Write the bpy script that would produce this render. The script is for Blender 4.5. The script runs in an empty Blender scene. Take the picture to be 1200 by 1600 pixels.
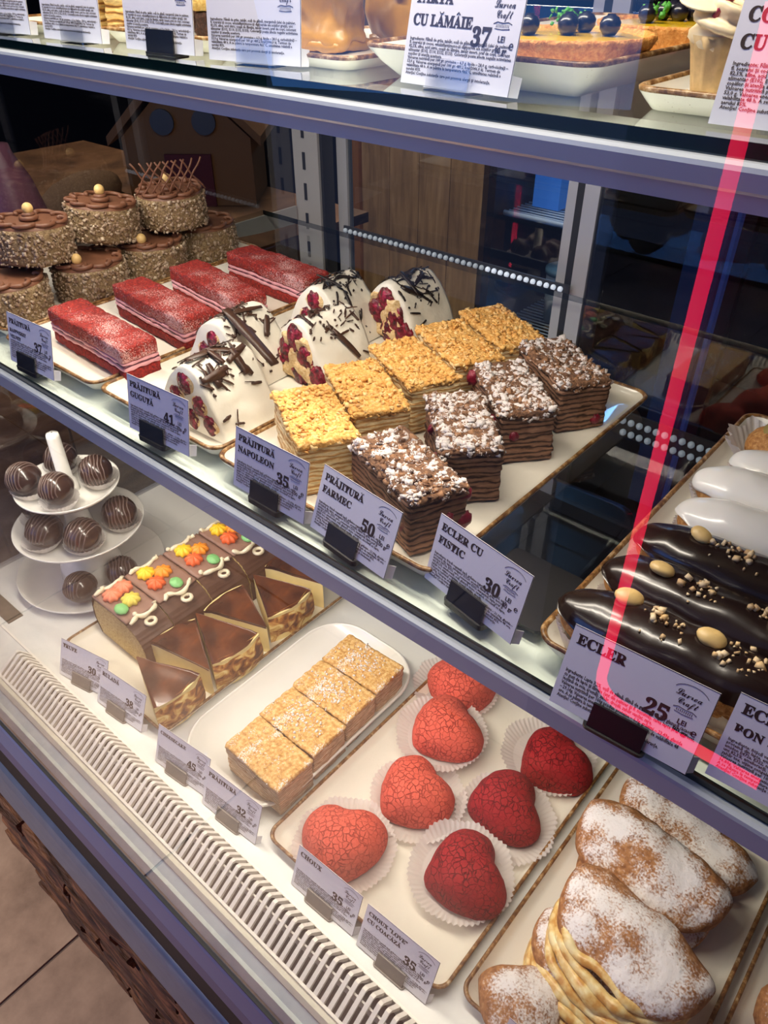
import bpy, math, random
import numpy as np
from mathutils import Vector, Matrix, noise

R3 = math.radians
SC = bpy.context.scene
COL = SC.collection
rnd = random.Random(7)
rng = np.random.default_rng(11)

# ------------------------------------------------------------------ camera
cam = bpy.data.objects.new('camera', bpy.data.cameras.new('camera'))
COL.objects.link(cam)
cam.matrix_world = Matrix(((0.75746875, -0.39350022, 0.52095938, 0.0),
                           (0.65286877, 0.45881576, -0.60270264, 0.0),
                           (-0.00186075, 0.79664652, 0.6044426, 1.35),
                           (0, 0, 0, 1)))
cam.data.sensor_fit = 'VERTICAL'
cam.data.sensor_height = 36.0
cam.data.lens = 1184.0 / 1600 * 36.0
cam.data.clip_start = 0.01
SC.camera = cam

# ------------------------------------------------------------------ light
SC.view_settings.view_transform = 'Standard'
SC.view_settings.look = 'None'
SC.view_settings.exposure = 0.0
SC.view_settings.gamma = 1.0
SC.view_settings.use_curve_mapping = False
SC.cycles.transparent_max_bounces = 24
SC.cycles.max_bounces = 8
SC.cycles.use_denoising = True

world = bpy.data.worlds.new('world')
SC.world = world
world.use_nodes = True
world.node_tree.nodes['Background'].inputs[0].default_value = (0.22, 0.30, 0.66, 1)
world.node_tree.nodes['Background'].inputs[1].default_value = 0.38


def area(name, loc, target, sx, sy, power, col, spread=None):
    l = bpy.data.lights.new(name, 'AREA')
    l.shape = 'RECTANGLE'
    l.size = sx
    l.size_y = sy
    l.energy = power
    l.color = col
    if spread:
        l.spread = spread
    o = bpy.data.objects.new(name, l)
    COL.objects.link(o)
    o.location = loc
    d = Vector(target) - Vector(loc)
    o.rotation_euler = d.to_track_quat('-Z', 'Y').to_euler()
    return o


WARM = (1.0, 0.90, 0.76)
area('canopy_light', (-0.47, 0.30, 1.585), (-0.47, 0.40, 1.2), 0.74, 0.03, 4.4, WARM)
area('upper_rail_light', (-0.49, 0.336, 1.262), (-0.49, 0.375, 1.05), 0.70, 0.02, 1.5, WARM)
area('lower_rail_light', (-0.45, 0.262, 1.024), (-0.45, 0.25, 0.716), 0.76, 0.02, 2.4, WARM)
area('shopfront_daylight', (-0.9, -1.7, 1.7), (-0.3, 0.2, 1.1), 2.2, 1.5, 20.0, (0.08, 0.32, 1.0))
area('room_lamp_back', (-1.25, 1.25, 2.3), (-1.35, 1.8, .9), .5, .5, 7.0, (1.0, .82, .62), 1.6)  # added fill that brightens the dark boards behind the doors
area('room_lamp_left', (-1.75, .5, 1.9), (-1.3, .9, .95), .4, .4, 2.4, (1.0, .85, .68), 1.6)  # added fill that brings out the things behind the end glass
area('room_lamp_floor', (-1.7, -.9, 1.9), (-1.0, -.1, 0), .4, .4, 5.5, (1.0, .80, .60), 1.2)


# ------------------------------------------------------------------ helpers
def s2l(c):
    out = []
    for v in c[:3]:
        v = v / 255.0
        out.append(v / 12.92 if v <= 0.04045 else ((v + 0.055) / 1.055) ** 2.4)
    return tuple(out) + (1.0,)


class NT:
    """tiny node-tree helper"""
    def __init__(self, name):
        self.m = bpy.data.materials.new(name)
        self.m.use_nodes = True
        self.t = self.m.node_tree
        self.b = self.t.nodes['Principled BSDF']
        self.out = self.t.nodes['Material Output']
        self._co = None

    def n(self, typ, **kw):
        x = self.t.nodes.new(typ)
        for k, v in kw.items():
            if k in ('operation', 'blend_type', 'data_type', 'wave_type', 'bands_direction', 'feature', 'distance', 'wave_profile', 'noise_dimensions'):
                setattr(x, k, v)
            else:
                x.inputs[k].default_value = v
        return x

    def l(self, a, b):
        self.t.links.new(a, b)

    def co(self, scale=(1, 1, 1)):
        if self._co is None:
            self._co = self.t.nodes.new('ShaderNodeTexCoord')
        mp = self.t.nodes.new('ShaderNodeMapping')
        mp.inputs['Scale'].default_value = scale
        self.l(self._co.outputs['Object'], mp.inputs['Vector'])
        return mp.outputs[0]

    def noise(self, scale, detail=3, sc=(1, 1, 1), rough=0.5, dist=0.0):
        x = self.n('ShaderNodeTexNoise', Scale=scale, Detail=detail, Roughness=rough, Distortion=dist)
        self.l(self.co(sc), x.inputs['Vector'])
        return x.outputs[0]

    def vor(self, scale, feature='F1'):
        x = self.n('ShaderNodeTexVoronoi', Scale=scale)
        x.feature = feature
        self.l(self.co(), x.inputs['Vector'])
        return x.outputs[0]

    def ramp(self, fac, stops):
        x = self.t.nodes.new('ShaderNodeValToRGB')
        e = x.color_ramp.elements
        while len(e) > 1:
            e.remove(e[-1])
        e[0].position = stops[0][0]
        e[0].color = stops[0][1]
        for p, c in stops[1:]:
            q = e.new(p)
            q.color = c
        self.l(fac, x.inputs[0])
        return x.outputs[0]

    def mix(self, fac, a, b, bt='MIX'):
        x = self.t.nodes.new('ShaderNodeMix')
        x.data_type = 'RGBA'
        x.blend_type = bt
        for sock, v in ((x.inputs[0], fac), (x.inputs[6], a), (x.inputs[7], b)):
            if isinstance(v, (int, float, tuple)):
                sock.default_value = v
            else:
                self.l(v, sock)
        return x.outputs[2]

    def math(self, op, a, b=0.0):
        x = self.t.nodes.new('ShaderNodeMath')
        x.operation = op
        for i, v in enumerate((a, b)):
            if isinstance(v, (int, float)):
                x.inputs[i].default_value = v
            else:
                self.l(v, x.inputs[i])
        return x.outputs[0]

    def thr(self, fac, lo, hi, mx=1.0):
        x = self.t.nodes.new('ShaderNodeMapRange')
        x.interpolation_type = 'SMOOTHSTEP'
        self.l(fac, x.inputs[0])
        x.inputs[1].default_value = lo
        x.inputs[2].default_value = hi
        x.inputs[3].default_value = 0
        x.inputs[4].default_value = mx
        return x.outputs[0]

    def island(self):
        return self.t.nodes.new('ShaderNodeNewGeometry').outputs['Random Per Island']

    def bump(self, h, strength=0.4, dist=0.001):
        x = self.n('ShaderNodeBump', Strength=strength, Distance=dist)
        self.l(h, x.inputs['Height'])
        self.l(x.outputs[0], self.b.inputs['Normal'])

    def col(self, c):
        if isinstance(c, tuple):
            self.b.inputs['Base Color'].default_value = c
        else:
            self.l(c, self.b.inputs['Base Color'])

    def set(self, **kw):
        for k, v in kw.items():
            self.b.inputs[k.replace('_', ' ')].default_value = v


def W(v):
    return (v, v, v, 1)


def simple(name, c, rough=0.5, metal=0.0, var=0.0, vscale=40, bump=0.0, bscale=200, spec=0.5, coat=0.0, emit=0.0, sss=0.0, bdist=0.001):
    k = NT(name)
    base = s2l(c)
    if var > 0:
        nz = k.noise(vscale, 4)
        f = k.ramp(nz, [(0.3, W(1 - var)), (0.7, W(1 + var * 0.3 if var < .5 else 1.0))])
        k.col(k.mix(1.0, base, f, 'MULTIPLY'))
    else:
        k.col(base)
    k.set(Roughness=rough, Metallic=metal)
    k.b.inputs['Specular IOR Level'].default_value = spec
    if coat:
        k.b.inputs['Coat Weight'].default_value = coat
        k.b.inputs['Coat Roughness'].default_value = 0.12
    if sss:
        k.b.inputs['Subsurface Weight'].default_value = sss
        k.b.inputs['Subsurface Radius'].default_value = (0.006, 0.004, 0.003)
        k.b.inputs['Subsurface Scale'].default_value = 1.0
    if bump:
        k.bump(k.noise(bscale, 5), bump, bdist)
    if emit:
        k.b.inputs['Emission Color'].default_value = base
        k.b.inputs['Emission Strength'].default_value = emit
    return k.m


def glassmat(name, tint=(1, 1, 1), refl=2.0, rough=0.0):
    k = NT(name)
    k.t.nodes.remove(k.b)
    tr = k.t.nodes.new('ShaderNodeBsdfTransparent')
    tr.inputs[0].default_value = tint + (1,)
    gl = k.t.nodes.new('ShaderNodeBsdfGlossy')
    gl.inputs['Roughness'].default_value = rough
    fr = k.t.nodes.new('ShaderNodeFresnel')
    fr.inputs[0].default_value = 1.45
    geo = k.t.nodes.new('ShaderNodeNewGeometry')
    inv = k.math('SUBTRACT', 1.0, geo.outputs['Backfacing'])
    f = k.math('MULTIPLY', fr.outputs[0], inv)
    f = k.math('MULTIPLY', f, refl)
    mx = k.t.nodes.new('ShaderNodeMixShader')
    x = k.t.nodes.new('ShaderNodeMath')
    x.operation = 'MINIMUM'
    k.l(f, x.inputs[0])
    x.inputs[1].default_value = 1.0
    k.l(x.outputs[0], mx.inputs[0])
    k.l(tr.outputs[0], mx.inputs[1])
    k.l(gl.outputs[0], mx.inputs[2])
    k.l(mx.outputs[0], k.out.inputs[0])
    return k.m


def mesh(name, v, f, m=None, smooth=True):
    me = bpy.data.meshes.new(name)
    me.from_pydata([tuple(map(float, p)) for p in v], [], [tuple(int(i) for i in q) for q in f])
    me.update()
    if smooth:
        me.polygons.foreach_set('use_smooth', [True] * len(me.polygons))
    if m is not None:
        me.materials.append(m)
    return me


def obj(name, me, parent=None, loc=None, rot=None, kind=None, label=None):
    o = bpy.data.objects.new(name, me)
    COL.objects.link(o)
    if parent is not None:
        o.parent = parent
    if loc is not None:
        o.location = loc
    if rot is not None:
        o.rotation_euler = rot
    if kind:
        o['kind'] = kind
    if label:
        o['label'] = label
    return o


def thing(name, label, cat, loc=(0, 0, 0), rz=0.0, group=None, me=None, rot=None):
    o = bpy.data.objects.new(name, me)
    COL.objects.link(o)
    o.location = loc
    o.rotation_euler = rot if rot is not None else (0, 0, rz)
    o['label'] = label
    o['category'] = cat
    if group:
        o['group'] = group
    return o


class MB:
    def __init__(self):
        self.v = []
        self.f = []
        self.k = 0

    def add(self, v, f):
        v = np.asarray(v, float).reshape(-1, 3)
        self.v.append(v)
        self.f += [tuple(int(i) + self.k for i in q) for q in f]
        self.k += len(v)
        return self

    def box(self, x0, x1, y0, y1, z0, z1):
        v = [(x, y, z) for z in (z0, z1) for y in (y0, y1) for x in (x0, x1)]
        return self.add(v, [(0, 2, 3, 1), (4, 5, 7, 6), (0, 1, 5, 4), (2, 6, 7, 3), (0, 4, 6, 2), (1, 3, 7, 5)])

    def prism(self, pts, a, b, axis='x'):
        n = len(pts)
        v = []
        for t in (a, b):
            for p, q in pts:
                v.append({'x': (t, p, q), 'y': (p, t, q), 'z': (p, q, t)}[axis])
        f = [tuple(range(n))[::-1], tuple(range(n, 2 * n))]
        f += [(i, (i + 1) % n, n + (i + 1) % n, n + i) for i in range(n)]
        return self.add(v, f)

    def tube(self, path, r, seg=8, cap=True):
        P = [Vector(p) for p in path]
        n = len(P)
        rr = r if hasattr(r, '__len__') else [r] * n
        V = []
        up = None
        for i in range(n):
            t = (P[min(i + 1, n - 1)] - P[max(i - 1, 0)])
            if t.length < 1e-9:
                t = Vector((0, 0, 1))
            t.normalize()
            if up is None:
                a = Vector((0, 0, 1)) if abs(t.z) < .9 else Vector((1, 0, 0))
                up = (a - a.dot(t) * t).normalized()
            else:
                up = up - up.dot(t) * t
                up = up.normalized() if up.length > 1e-6 else t.orthogonal().normalized()
            s = t.cross(up)
            for j in range(seg):
                an = 2 * math.pi * j / seg
                V.append(P[i] + (up * math.cos(an) + s * math.sin(an)) * rr[i])
        F = []
        for i in range(n - 1):
            for j in range(seg):
                a = i * seg + j
                b = i * seg + (j + 1) % seg
                F.append((a, b, b + seg, a + seg))
        if cap:
            F.append(tuple(range(seg))[::-1])
            F.append(tuple(range((n - 1) * seg, n * seg)))
        return self.add([tuple(p) for p in V], F)

    def lathe(self, prof, seg=40, c=(0, 0, 0), fr=None):
        V = []
        n = len(prof)
        for j in range(seg):
            a = 2 * math.pi * j / seg
            for i, (r, z) in enumerate(prof):
                q = r * (fr(a, i) if fr else 1.0)
                V.append((c[0] + q * math.cos(a), c[1] + q * math.sin(a), c[2] + z))
        F = []
        for j in range(seg):
            for i in range(n - 1):
                a = j * n + i
                b = ((j + 1) % seg) * n + i
                F.append((a, b, b + 1, a + 1))
        return self.add(V, F)

    def ell(self, c, r, nu=12, nv=8, disp=None, rot=None):
        V = [];F = []
        for i in range(nv + 1):
            th = math.pi * i / nv
            for j in range(nu):
                ph = 2 * math.pi * j / nu
                p = Vector((math.sin(th) * math.cos(ph), math.sin(th) * math.sin(ph), math.cos(th)))
                k = disp(p) if disp else 1.0
                q = Vector((p.x * r[0] * k, p.y * r[1] * k, p.z * r[2] * k))
                if rot is not None:
                    q = rot @ q
                V.append((c[0] + q.x, c[1] + q.y, c[2] + q.z))
        for i in range(nv):
            for j in range(nu):
                a = i * nu + j
                b = i * nu + (j + 1) % nu
                F.append((a, a + nu, b + nu, b))
        return self.add(V, F)

    def mesh(self, name, m=None, smooth=True):
        return mesh(name, np.vstack(self.v), self.f, m, smooth)

    def obj(self, name, m, parent=None, smooth=True, **kw):
        return obj(name, self.mesh(name, m, smooth), parent, **kw)


def flakes(mb, pts, size, flat=0.35, normal=None, r=None):
    """little irregular chips"""
    r = r or rng
    n = len(pts)
    base = np.array([(x, y, z) for z in (-.5, .5) for y in (-.5, .5) for x in (-.5, .5)])
    F = [(0, 2, 3, 1), (4, 5, 7, 6), (0, 1, 5, 4), (2, 6, 7, 3), (0, 4, 6, 2), (1, 3, 7, 5)]
    for i in range(n):
        s = size[0] + (size[1] - size[0]) * r.random() ** 1.6
        b = base * np.array([s, s * (0.5 + 0.6 * r.random()), s * flat * (0.6 + r.random())])
        b = b * (1 + 0.35 * (r.random((8, 1)) - .5))
        a, c, d = r.random(3) * 6.283
        if normal is not None:
            c = (r.random() - .5) * 1.3
            d = (r.random() - .5) * 1.3
        ca, sa, cc, sc_, cd, sd = math.cos(a), math.sin(a), math.cos(c), math.sin(c), math.cos(d), math.sin(d)
        Rz = np.array([[ca, -sa, 0], [sa, ca, 0], [0, 0, 1]])
        Rx = np.array([[1, 0, 0], [0, cc, -sc_], [0, sc_, cc]])
        Ry = np.array([[cd, 0, sd], [0, 1, 0], [-sd, 0, cd]])
        mb.add(b @ (Rx @ Ry @ Rz).T + pts[i], F)
    return mb


def rbox(L, Wd, H, seg, r, disp=None, z0=0.0):
    """rounded box centred in x,y, bottom at z0, subdivided; disp(p, side) -> p"""
    nx, ny, nz = seg
    idx = {}
    V = []
    F = []

    def vid(i, j, k):
        key = (i, j, k)
        if key not in idx:
            p = np.array([L * (i / nx - .5), Wd * (j / ny - .5), H * (k / nz - .5)])
            h = np.array([L / 2 - r, Wd / 2 - r, H / 2 - r])
            q = np.clip(p, -h, h)
            d = p - q
            ln = np.linalg.norm(d)
            nrm = d / ln if ln > 1e-9 else np.zeros(3)
            if ln > 1e-9:
                p = q + nrm * r
            p = p + np.array([0, 0, H / 2 + z0])
            if disp:
                p = disp(p, nrm)
            idx[key] = len(V)
            V.append(p)
        return idx[key]
    for i in range(nx):
        for j in range(ny):
            F.append((vid(i, j, 0), vid(i, j + 1, 0), vid(i + 1, j + 1, 0), vid(i + 1, j, 0)))
            F.append((vid(i, j, nz), vid(i + 1, j, nz), vid(i + 1, j + 1, nz), vid(i, j + 1, nz)))
    for i in range(nx):
        for k in range(nz):
            F.append((vid(i, 0, k), vid(i + 1, 0, k), vid(i + 1, 0, k + 1), vid(i, 0, k + 1)))
            F.append((vid(i, ny, k), vid(i, ny, k + 1), vid(i + 1, ny, k + 1), vid(i + 1, ny, k)))
    for j in range(ny):
        for k in range(nz):
            F.append((vid(0, j, k), vid(0, j, k + 1), vid(0, j + 1, k + 1), vid(0, j + 1, k)))
            F.append((vid(nx, j, k), vid(nx, j + 1, k), vid(nx, j + 1, k + 1), vid(nx, j, k + 1)))
    return V, F


def nz3(p, s, o=0.0):
    return noise.noise(Vector((p[0] * s + o, p[1] * s - o, p[2] * s + 2 * o)))


# ------------------------------------------------------------------ materials
M = {}
M['deck'] = simple('deck_white', (226, 226, 222), 0.35, var=0.04, vscale=6)
M['slat'] = simple('slat_white', (246, 240, 230), 0.45)
M['slat_well'] = simple('vent_well', (104, 92, 76), 0.9)
M['rail'] = simple('rail_enamel', (184, 190, 198), 0.32, coat=0.25)
M['flange'] = simple('white_flange', (246, 248, 240), 0.6)
M['edge'] = simple('glass_edge_green', (8, 30, 28), 0.12, spec=0.8)
M['fascia'] = simple('fascia_metal', (134, 144, 168), 0.5)
M['fascia_low'] = simple('fascia_violet', (96, 98, 132), 0.4)  # same blue metal lower down, its shade put into the colour
M['bumper'] = simple('bumper_grey', (100, 112, 132), 0.42, var=0.15, vscale=60, bump=0.1, bscale=900)
M['black'] = simple('matte_black', (12, 12, 14), 0.6)
M['plastic_black'] = simple('black_plastic', (20, 20, 24), 0.35)
M['ledge'] = simple('ledge_pale', (205, 216, 216), 0.3)
M['cream_strip'] = simple('cream_seal', (226, 222, 204), 0.5)
M['steel'] = simple('upright_steel', (160, 158, 158), 0.42, metal=0.3)
M['alu'] = simple('door_aluminium', (176, 176, 182), 0.4, metal=0.4)
M['dark_inox'] = simple('dark_inox', (46, 48, 52), 0.35, metal=0.3)
M['glass'] = glassmat('pane_glass', (0.985, 0.99, 0.99), 1.7)
M['side_glass'] = glassmat('side_glass', (0.8, 0.8, 0.8), 3.0)
M['shelf_glass'] = glassmat('shelf_glass', (0.955, 0.975, 0.965), 1.7)
M['rear_glass'] = glassmat('rear_glass', (0.75, 0.8, 0.85), 2.6)
M['clear'] = glassmat('clear_plastic', (0.97, 0.97, 0.97), 3.5, 0.08)
M['card'] = simple('card_paper', (232, 230, 236), 0.6)
M['ink'] = simple('brown_ink', (52, 34, 30), 0.7)
M['ink_grey'] = simple('grey_ink', (74, 62, 60), 0.7)


def platter_mats():
    k = NT('speckled_glaze')
    sp = k.vor(520)
    spm = k.ramp(sp, [(0.10, W(1)), (0.16, W(0))])
    nzz = k.ramp(k.noise(60, 2), [(0.5, W(0)), (0.62, W(0.55))])
    f = k.math('MULTIPLY', spm, nzz)
    k.col(k.mix(f, s2l((234, 228, 214)), s2l((150, 118, 74))))
    k.set(Roughness=0.28)
    k.b.inputs['Coat Weight'].default_value = 0.4
    M['glaze'] = k.m
    k = NT('rusty_rim')
    f = k.ramp(k.noise(170, 5, rough=0.7), [(0.42, s2l((96, 62, 30))), (0.55, s2l((150, 110, 62))), (0.70, s2l((214, 190, 150)))])
    k.col(f)
    k.set(Roughness=0.35)
    M['rim'] = k.m
    M['white_china'] = simple('white_china', (236, 234, 228), 0.18, coat=0.6)


platter_mats()


def crumb_mat(name, cols, rough=0.75, sugar=0.0, sscale=45):
    k = NT(name)
    n = len(cols)
    c = k.ramp(k.island(), [(i / max(1, n - 1), s2l(q)) for i, q in enumerate(cols)])
    if sugar > 0:
        isl = k.math('MULTIPLY', k.island(), 7.31)
        isl = k.math('FRACT', isl)
        s = k.math('ADD', k.math('MULTIPLY', k.noise(sscale * 1.4, 2), 1.0), k.math('MULTIPLY', isl, 0.45))
        s = k.math('ADD', s, k.math('MULTIPLY', k.noise(1000, 3), 0.8))
        f = k.thr(s, 1.10 - sugar, 1.22 - sugar, .88)
        c = k.mix(f, c, s2l((226, 218, 214)))
    k.col(c)
    k.set(Roughness=rough)
    k.bump(k.noise(900, 3), 0.3, 0.0006)
    return k.m


def layer_mat(name, a, b, c, freq, rough=0.8, blot=None, thr=0.6):
    """thin baked layers running round the slice"""
    k = NT(name)
    w = k.n('ShaderNodeTexWave', Scale=freq, Distortion=5.5, Detail=4.0)
    w.inputs['Detail Scale'].default_value = 2.2
    w.bands_direction = 'Z'
    k.l(k.co((0.32, 0.32, 1)), w.inputs['Vector'])
    col = k.ramp(w.outputs[1], [(0.08, s2l(a)), (0.32, s2l(b)), (0.8, s2l(c))])
    fine = k.ramp(k.noise(260, 5, (0.4, 0.4, 2.2)), [(0.32, W(0.62)), (0.62, W(1))])
    col = k.mix(1.0, col, fine, 'MULTIPLY')
    if blot:
        f = k.ramp(k.noise(55, 2), [(thr, W(0)), (thr + .06, W(0.85))])
        col = k.mix(f, col, s2l(blot))
    k.col(col)
    k.set(Roughness=rough)
    k.bump(k.noise(500, 4, (0.3, 0.3, 2.6)), 0.7, 0.0016)
    return k.m


def sponge(name, c1, c2, c3, rough=0.85):
    k = NT(name)
    f = k.ramp(k.noise(420, 5, rough=0.65), [(0.3, s2l(c1)), (0.5, s2l(c2)), (0.68, s2l(c3))])
    k.col(f)
    k.set(Roughness=rough)
    k.bump(k.noise(650, 4), 0.8, 0.0015)
    return k.m



M['nap_top'] = crumb_mat('golden_crumb', [(198, 138, 62), (222, 166, 86), (234, 186, 108), (212, 152, 74), (240, 204, 140), (226, 174, 96)])
M['nap_base'] = sponge('golden_base', (190, 128, 56), (222, 166, 86), (240, 202, 134))
M['nap_side'] = layer_mat('napoleon_layers', (198, 144, 80), (232, 190, 126), (246, 222, 172), 88)
M['farm_top'] = crumb_mat('cocoa_crumb', [(84, 56, 40), (124, 86, 58), (158, 114, 78), (104, 70, 50)], sugar=0.03)
M['farm_top_b'] = crumb_mat('cocoa_crumb_sugared', [(92, 62, 44), (130, 92, 62), (164, 120, 84), (110, 76, 54)], sugar=0.12)
M['farm_base'] = sponge('cocoa_base', (70, 46, 32), (112, 78, 54), (150, 108, 76))
M['farm_side'] = layer_mat('cocoa_layers', (66, 42, 30), (134, 94, 70), (160, 118, 92), 80, blot=(104, 20, 40), thr=0.66)
M['farm_cherry'] = simple('cherry_stain', (132, 16, 44), 0.4, var=.4, vscale=300, bump=.6, bscale=700)
M['velvet'] = None


M['velvet'] = sponge('red_velvet', (72, 6, 4), (130, 20, 11), (180, 46, 28))
M['velvet_top'] = None
k = NT('red_velvet_sugared')
f = k.ramp(k.noise(420, 5, rough=0.65), [(0.3, s2l((84, 8, 5))), (0.5, s2l((138, 22, 13))), (0.68, s2l((180, 48, 30)))])
sg = k.math('ADD', k.noise(20, 5), k.math('MULTIPLY', k.noise(900, 2), 0.75))
g = k.thr(sg, 0.86, 1.04, .6)
k.col(k.mix(g, f, s2l((244, 206, 200))))
k.set(Roughness=0.8)
k.bump(k.noise(650, 4), 0.8, 0.0015)
M['velvet_top'] = k.m
M['pink'] = simple('pink_cream', (224, 158, 164), 0.5, var=.12, vscale=200, bump=.3, bscale=500)
M['jam'] = simple('jam_layer', (92, 40, 60), 0.3)
M['cream'] = simple('white_cream', (226, 220, 206), 0.42, var=0.05, vscale=60, bump=0.35, bscale=110, bdist=.002)
M['crepe'] = sponge('crepe_tan', (196, 150, 96), (226, 194, 140), (240, 218, 178), .7)
k = NT('cherry_flesh')
f = k.ramp(k.noise(260, 4), [(0.3, s2l((52, 6, 14))), (0.52, s2l((112, 14, 34))), (0.7, s2l((170, 36, 70)))])
k.col(f)
k.set(Roughness=0.25)
k.bump(k.noise(380, 3), .8, .002)
M['cherry'] = k.m
M['choc_shave'] = simple('chocolate_shaving', (72, 46, 32), 0.4, var=.3, vscale=200)
M['choc_shave_dark'] = simple('dark_chocolate_shaving', (34, 22, 18), 0.38, var=.3, vscale=200)
M['choc_cream'] = simple('chocolate_cream', (118, 76, 54), 0.5, var=.1, vscale=150, bump=.2, bscale=400)
M['nut_coat'] = crumb_mat('nut_coating', [(118, 92, 72), (158, 132, 108), (176, 154, 130), (140, 114, 90), (210, 192, 168), (148, 122, 100)])
M['nut_body'] = sponge('nut_coating_base', (92, 70, 46), (136, 112, 80), (174, 152, 116))
M['hazelnut'] = simple('blanched_hazelnut', (232, 196, 128), 0.4, var=.2, vscale=120)
M['nut_bits'] = crumb_mat('chopped_nuts', [(214, 176, 120), (236, 214, 176), (190, 150, 100)], .6)
M['choux'] = sponge('choux_pastry', (150, 92, 40), (188, 130, 68), (214, 164, 100), .6)
M['glaze_dark'] = simple('chocolate_glaze', (31, 18, 15), 0.24, coat=0.35, bump=0.12, bscale=70, bdist=.002)
M['glaze_white'] = simple('white_icing', (236, 232, 226), 0.28, coat=0.4, bump=0.1, bscale=60, sss=.1)
k = NT('pleated_paper')
tr = k.t.nodes.new('ShaderNodeBsdfTranslucent')
tr.inputs[0].default_value = s2l((236, 230, 226))
tp = k.t.nodes.new('ShaderNodeBsdfTransparent')
mx = k.t.nodes.new('ShaderNodeMixShader')
mx.inputs[0].default_value = .3
mx2 = k.t.nodes.new('ShaderNodeMixShader')
mx2.inputs[0].default_value = .18
k.col(s2l((238, 232, 228)))
k.set(Roughness=.7)
k.l(k.b.outputs[0], mx.inputs[1])
k.l(tr.outputs[0], mx.inputs[2])
k.l(mx.outputs[0], mx2.inputs[1])
k.l(tp.outputs[0], mx2.inputs[2])
k.l(mx2.outputs[0], k.out.inputs[0])
M['paper'] = k.m


def craquelin(name, c_dark, c, c_hi):
    k = NT(name)
    v = k.t.nodes.new('ShaderNodeTexVoronoi')
    v.feature = 'DISTANCE_TO_EDGE'
    v.inputs['Scale'].default_value = 190
    nn = k.n('ShaderNodeTexNoise', Scale=160, Detail=2)
    k.l(k.co(), nn.inputs['Vector'])
    add = k.t.nodes.new('ShaderNodeVectorMath')
    add.operation = 'MULTIPLY_ADD'
    k.l(nn.outputs['Color'], add.inputs[0])
    add.inputs[1].default_value = (.006, .006, .006)
    k.l(k.co(), add.inputs[2])
    k.l(add.outputs[0], v.inputs['Vector'])
    e = k.ramp(v.outputs[0], [(0.0, W(0)), (0.09, W(1))])
    msk = k.ramp(k.noise(60, 2), [(0.35, W(0.35)), (0.55, W(.9))])
    e2 = k.math('ADD', e, k.math('SUBTRACT', 1.0, msk))
    e2 = k.math('MINIMUM', e2, 1.0)
    fine = k.ramp(k.noise(1000, 3), [(0.3, s2l(c)), (0.7, s2l(c_hi))])
    k.col(k.mix(e2, s2l(c_dark), fine))
    k.set(Roughness=0.85)
    h = k.math('ADD', e2, k.math('MULTIPLY', k.noise(700, 4), .5))
    k.bump(h, .9, .0013)
    return k.m


M['coral'] = craquelin('coral_craquelin', (184, 58, 38), (222, 82, 60), (236, 108, 84))
M['scarlet'] = craquelin('red_craquelin', (96, 8, 10), (148, 18, 22), (172, 28, 32))
M['truffle'] = simple('truffle_chocolate', (62, 42, 34), 0.22, coat=.5)
M['truffle_line'] = simple('truffle_drizzle', (112, 92, 84), 0.35, coat=.3)
k = NT('burnt_top')
f = k.ramp(k.noise(26, 3, dist=.6), [(0.36, s2l((66, 34, 20))), (0.56, s2l((104, 56, 30))), (0.72, s2l((148, 82, 38)))])
k.col(f)
k.set(Roughness=.25)
k.b.inputs['Coat Weight'].default_value = .3
M['burnt'] = k.m
k = NT('burnt_crust')
f = k.ramp(k.noise(70, 3, (1, 1, 1.3), dist=1.0), [(0.36, s2l((104, 58, 22))), (0.48, s2l((176, 112, 48))), (0.58, s2l((224, 184, 104))), (.7, s2l((244, 224, 160)))])
k.col(f)
k.set(Roughness=.5)
k.bump(k.noise(300, 3), .3, .001)
M['crust'] = k.m
M['cheese'] = simple('cheese_curd', (236, 214, 150), 0.5, var=.08, vscale=80, bump=.2, bscale=300)
M['bark'] = simple('bark_cream', (92, 60, 44), 0.45, var=.15, vscale=90, bump=.3, bscale=200)
M['log_top'] = simple('log_top_cream', (148, 112, 96), 0.5, var=.1, vscale=80, bump=.3, bscale=300)
M['log_sponge'] = sponge('log_sponge', (170, 138, 80), (214, 184, 120), (232, 208, 152), .85)
M['piping'] = simple('ivory_piping', (238, 226, 196), 0.45)
M['fl_yellow'] = simple('yellow_icing', (250, 206, 30), 0.45)
M['fl_orange'] = simple('orange_icing', (250, 150, 30), 0.45)
M['fl_red'] = simple('orange_red_icing', (240, 104, 46), 0.45)
M['fl_pink'] = simple('salmon_icing', (244, 140, 104), 0.45)
M['fl_pale'] = simple('pale_yellow_icing', (228, 208, 88), 0.45)
M['fl_green'] = simple('green_icing', (130, 196, 120), 0.45)
M['mf_top'] = None
k = NT('puff_top')
f = k.ramp(k.noise(300, 5), [(0.3, s2l((184, 126, 58))), (0.5, s2l((220, 170, 98))), (0.7, s2l((240, 206, 142)))])
sg = k.math('ADD', k.noise(50, 2), k.math('MULTIPLY', k.noise(700, 2), .8))
g = k.thr(sg, 1.0, 1.08, .8)
k.col(k.mix(g, f, s2l((242, 236, 230))))
k.set(Roughness=.7)
k.bump(k.noise(420, 4), .9, .002)
M['mf_top'] = k.m
M['mf_side'] = layer_mat('puff_layers', (176, 128, 84), (214, 176, 138), (232, 206, 176), 190)
k = NT('puff_sugar')
f = k.ramp(k.noise(240, 5), [(0.3, s2l((128, 80, 44))), (0.55, s2l((172, 118, 70))), (.75, s2l((204, 156, 104)))])
geo = k.t.nodes.new('ShaderNodeNewGeometry')
sx = k.t.nodes.new('ShaderNodeSeparateXYZ')
k.l(geo.outputs['Normal'], sx.inputs[0])
sg = k.math('ADD', k.math('MULTIPLY', k.noise(30, 4), 1.0), k.math('MULTIPLY', k.noise(600, 3), .5))
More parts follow.
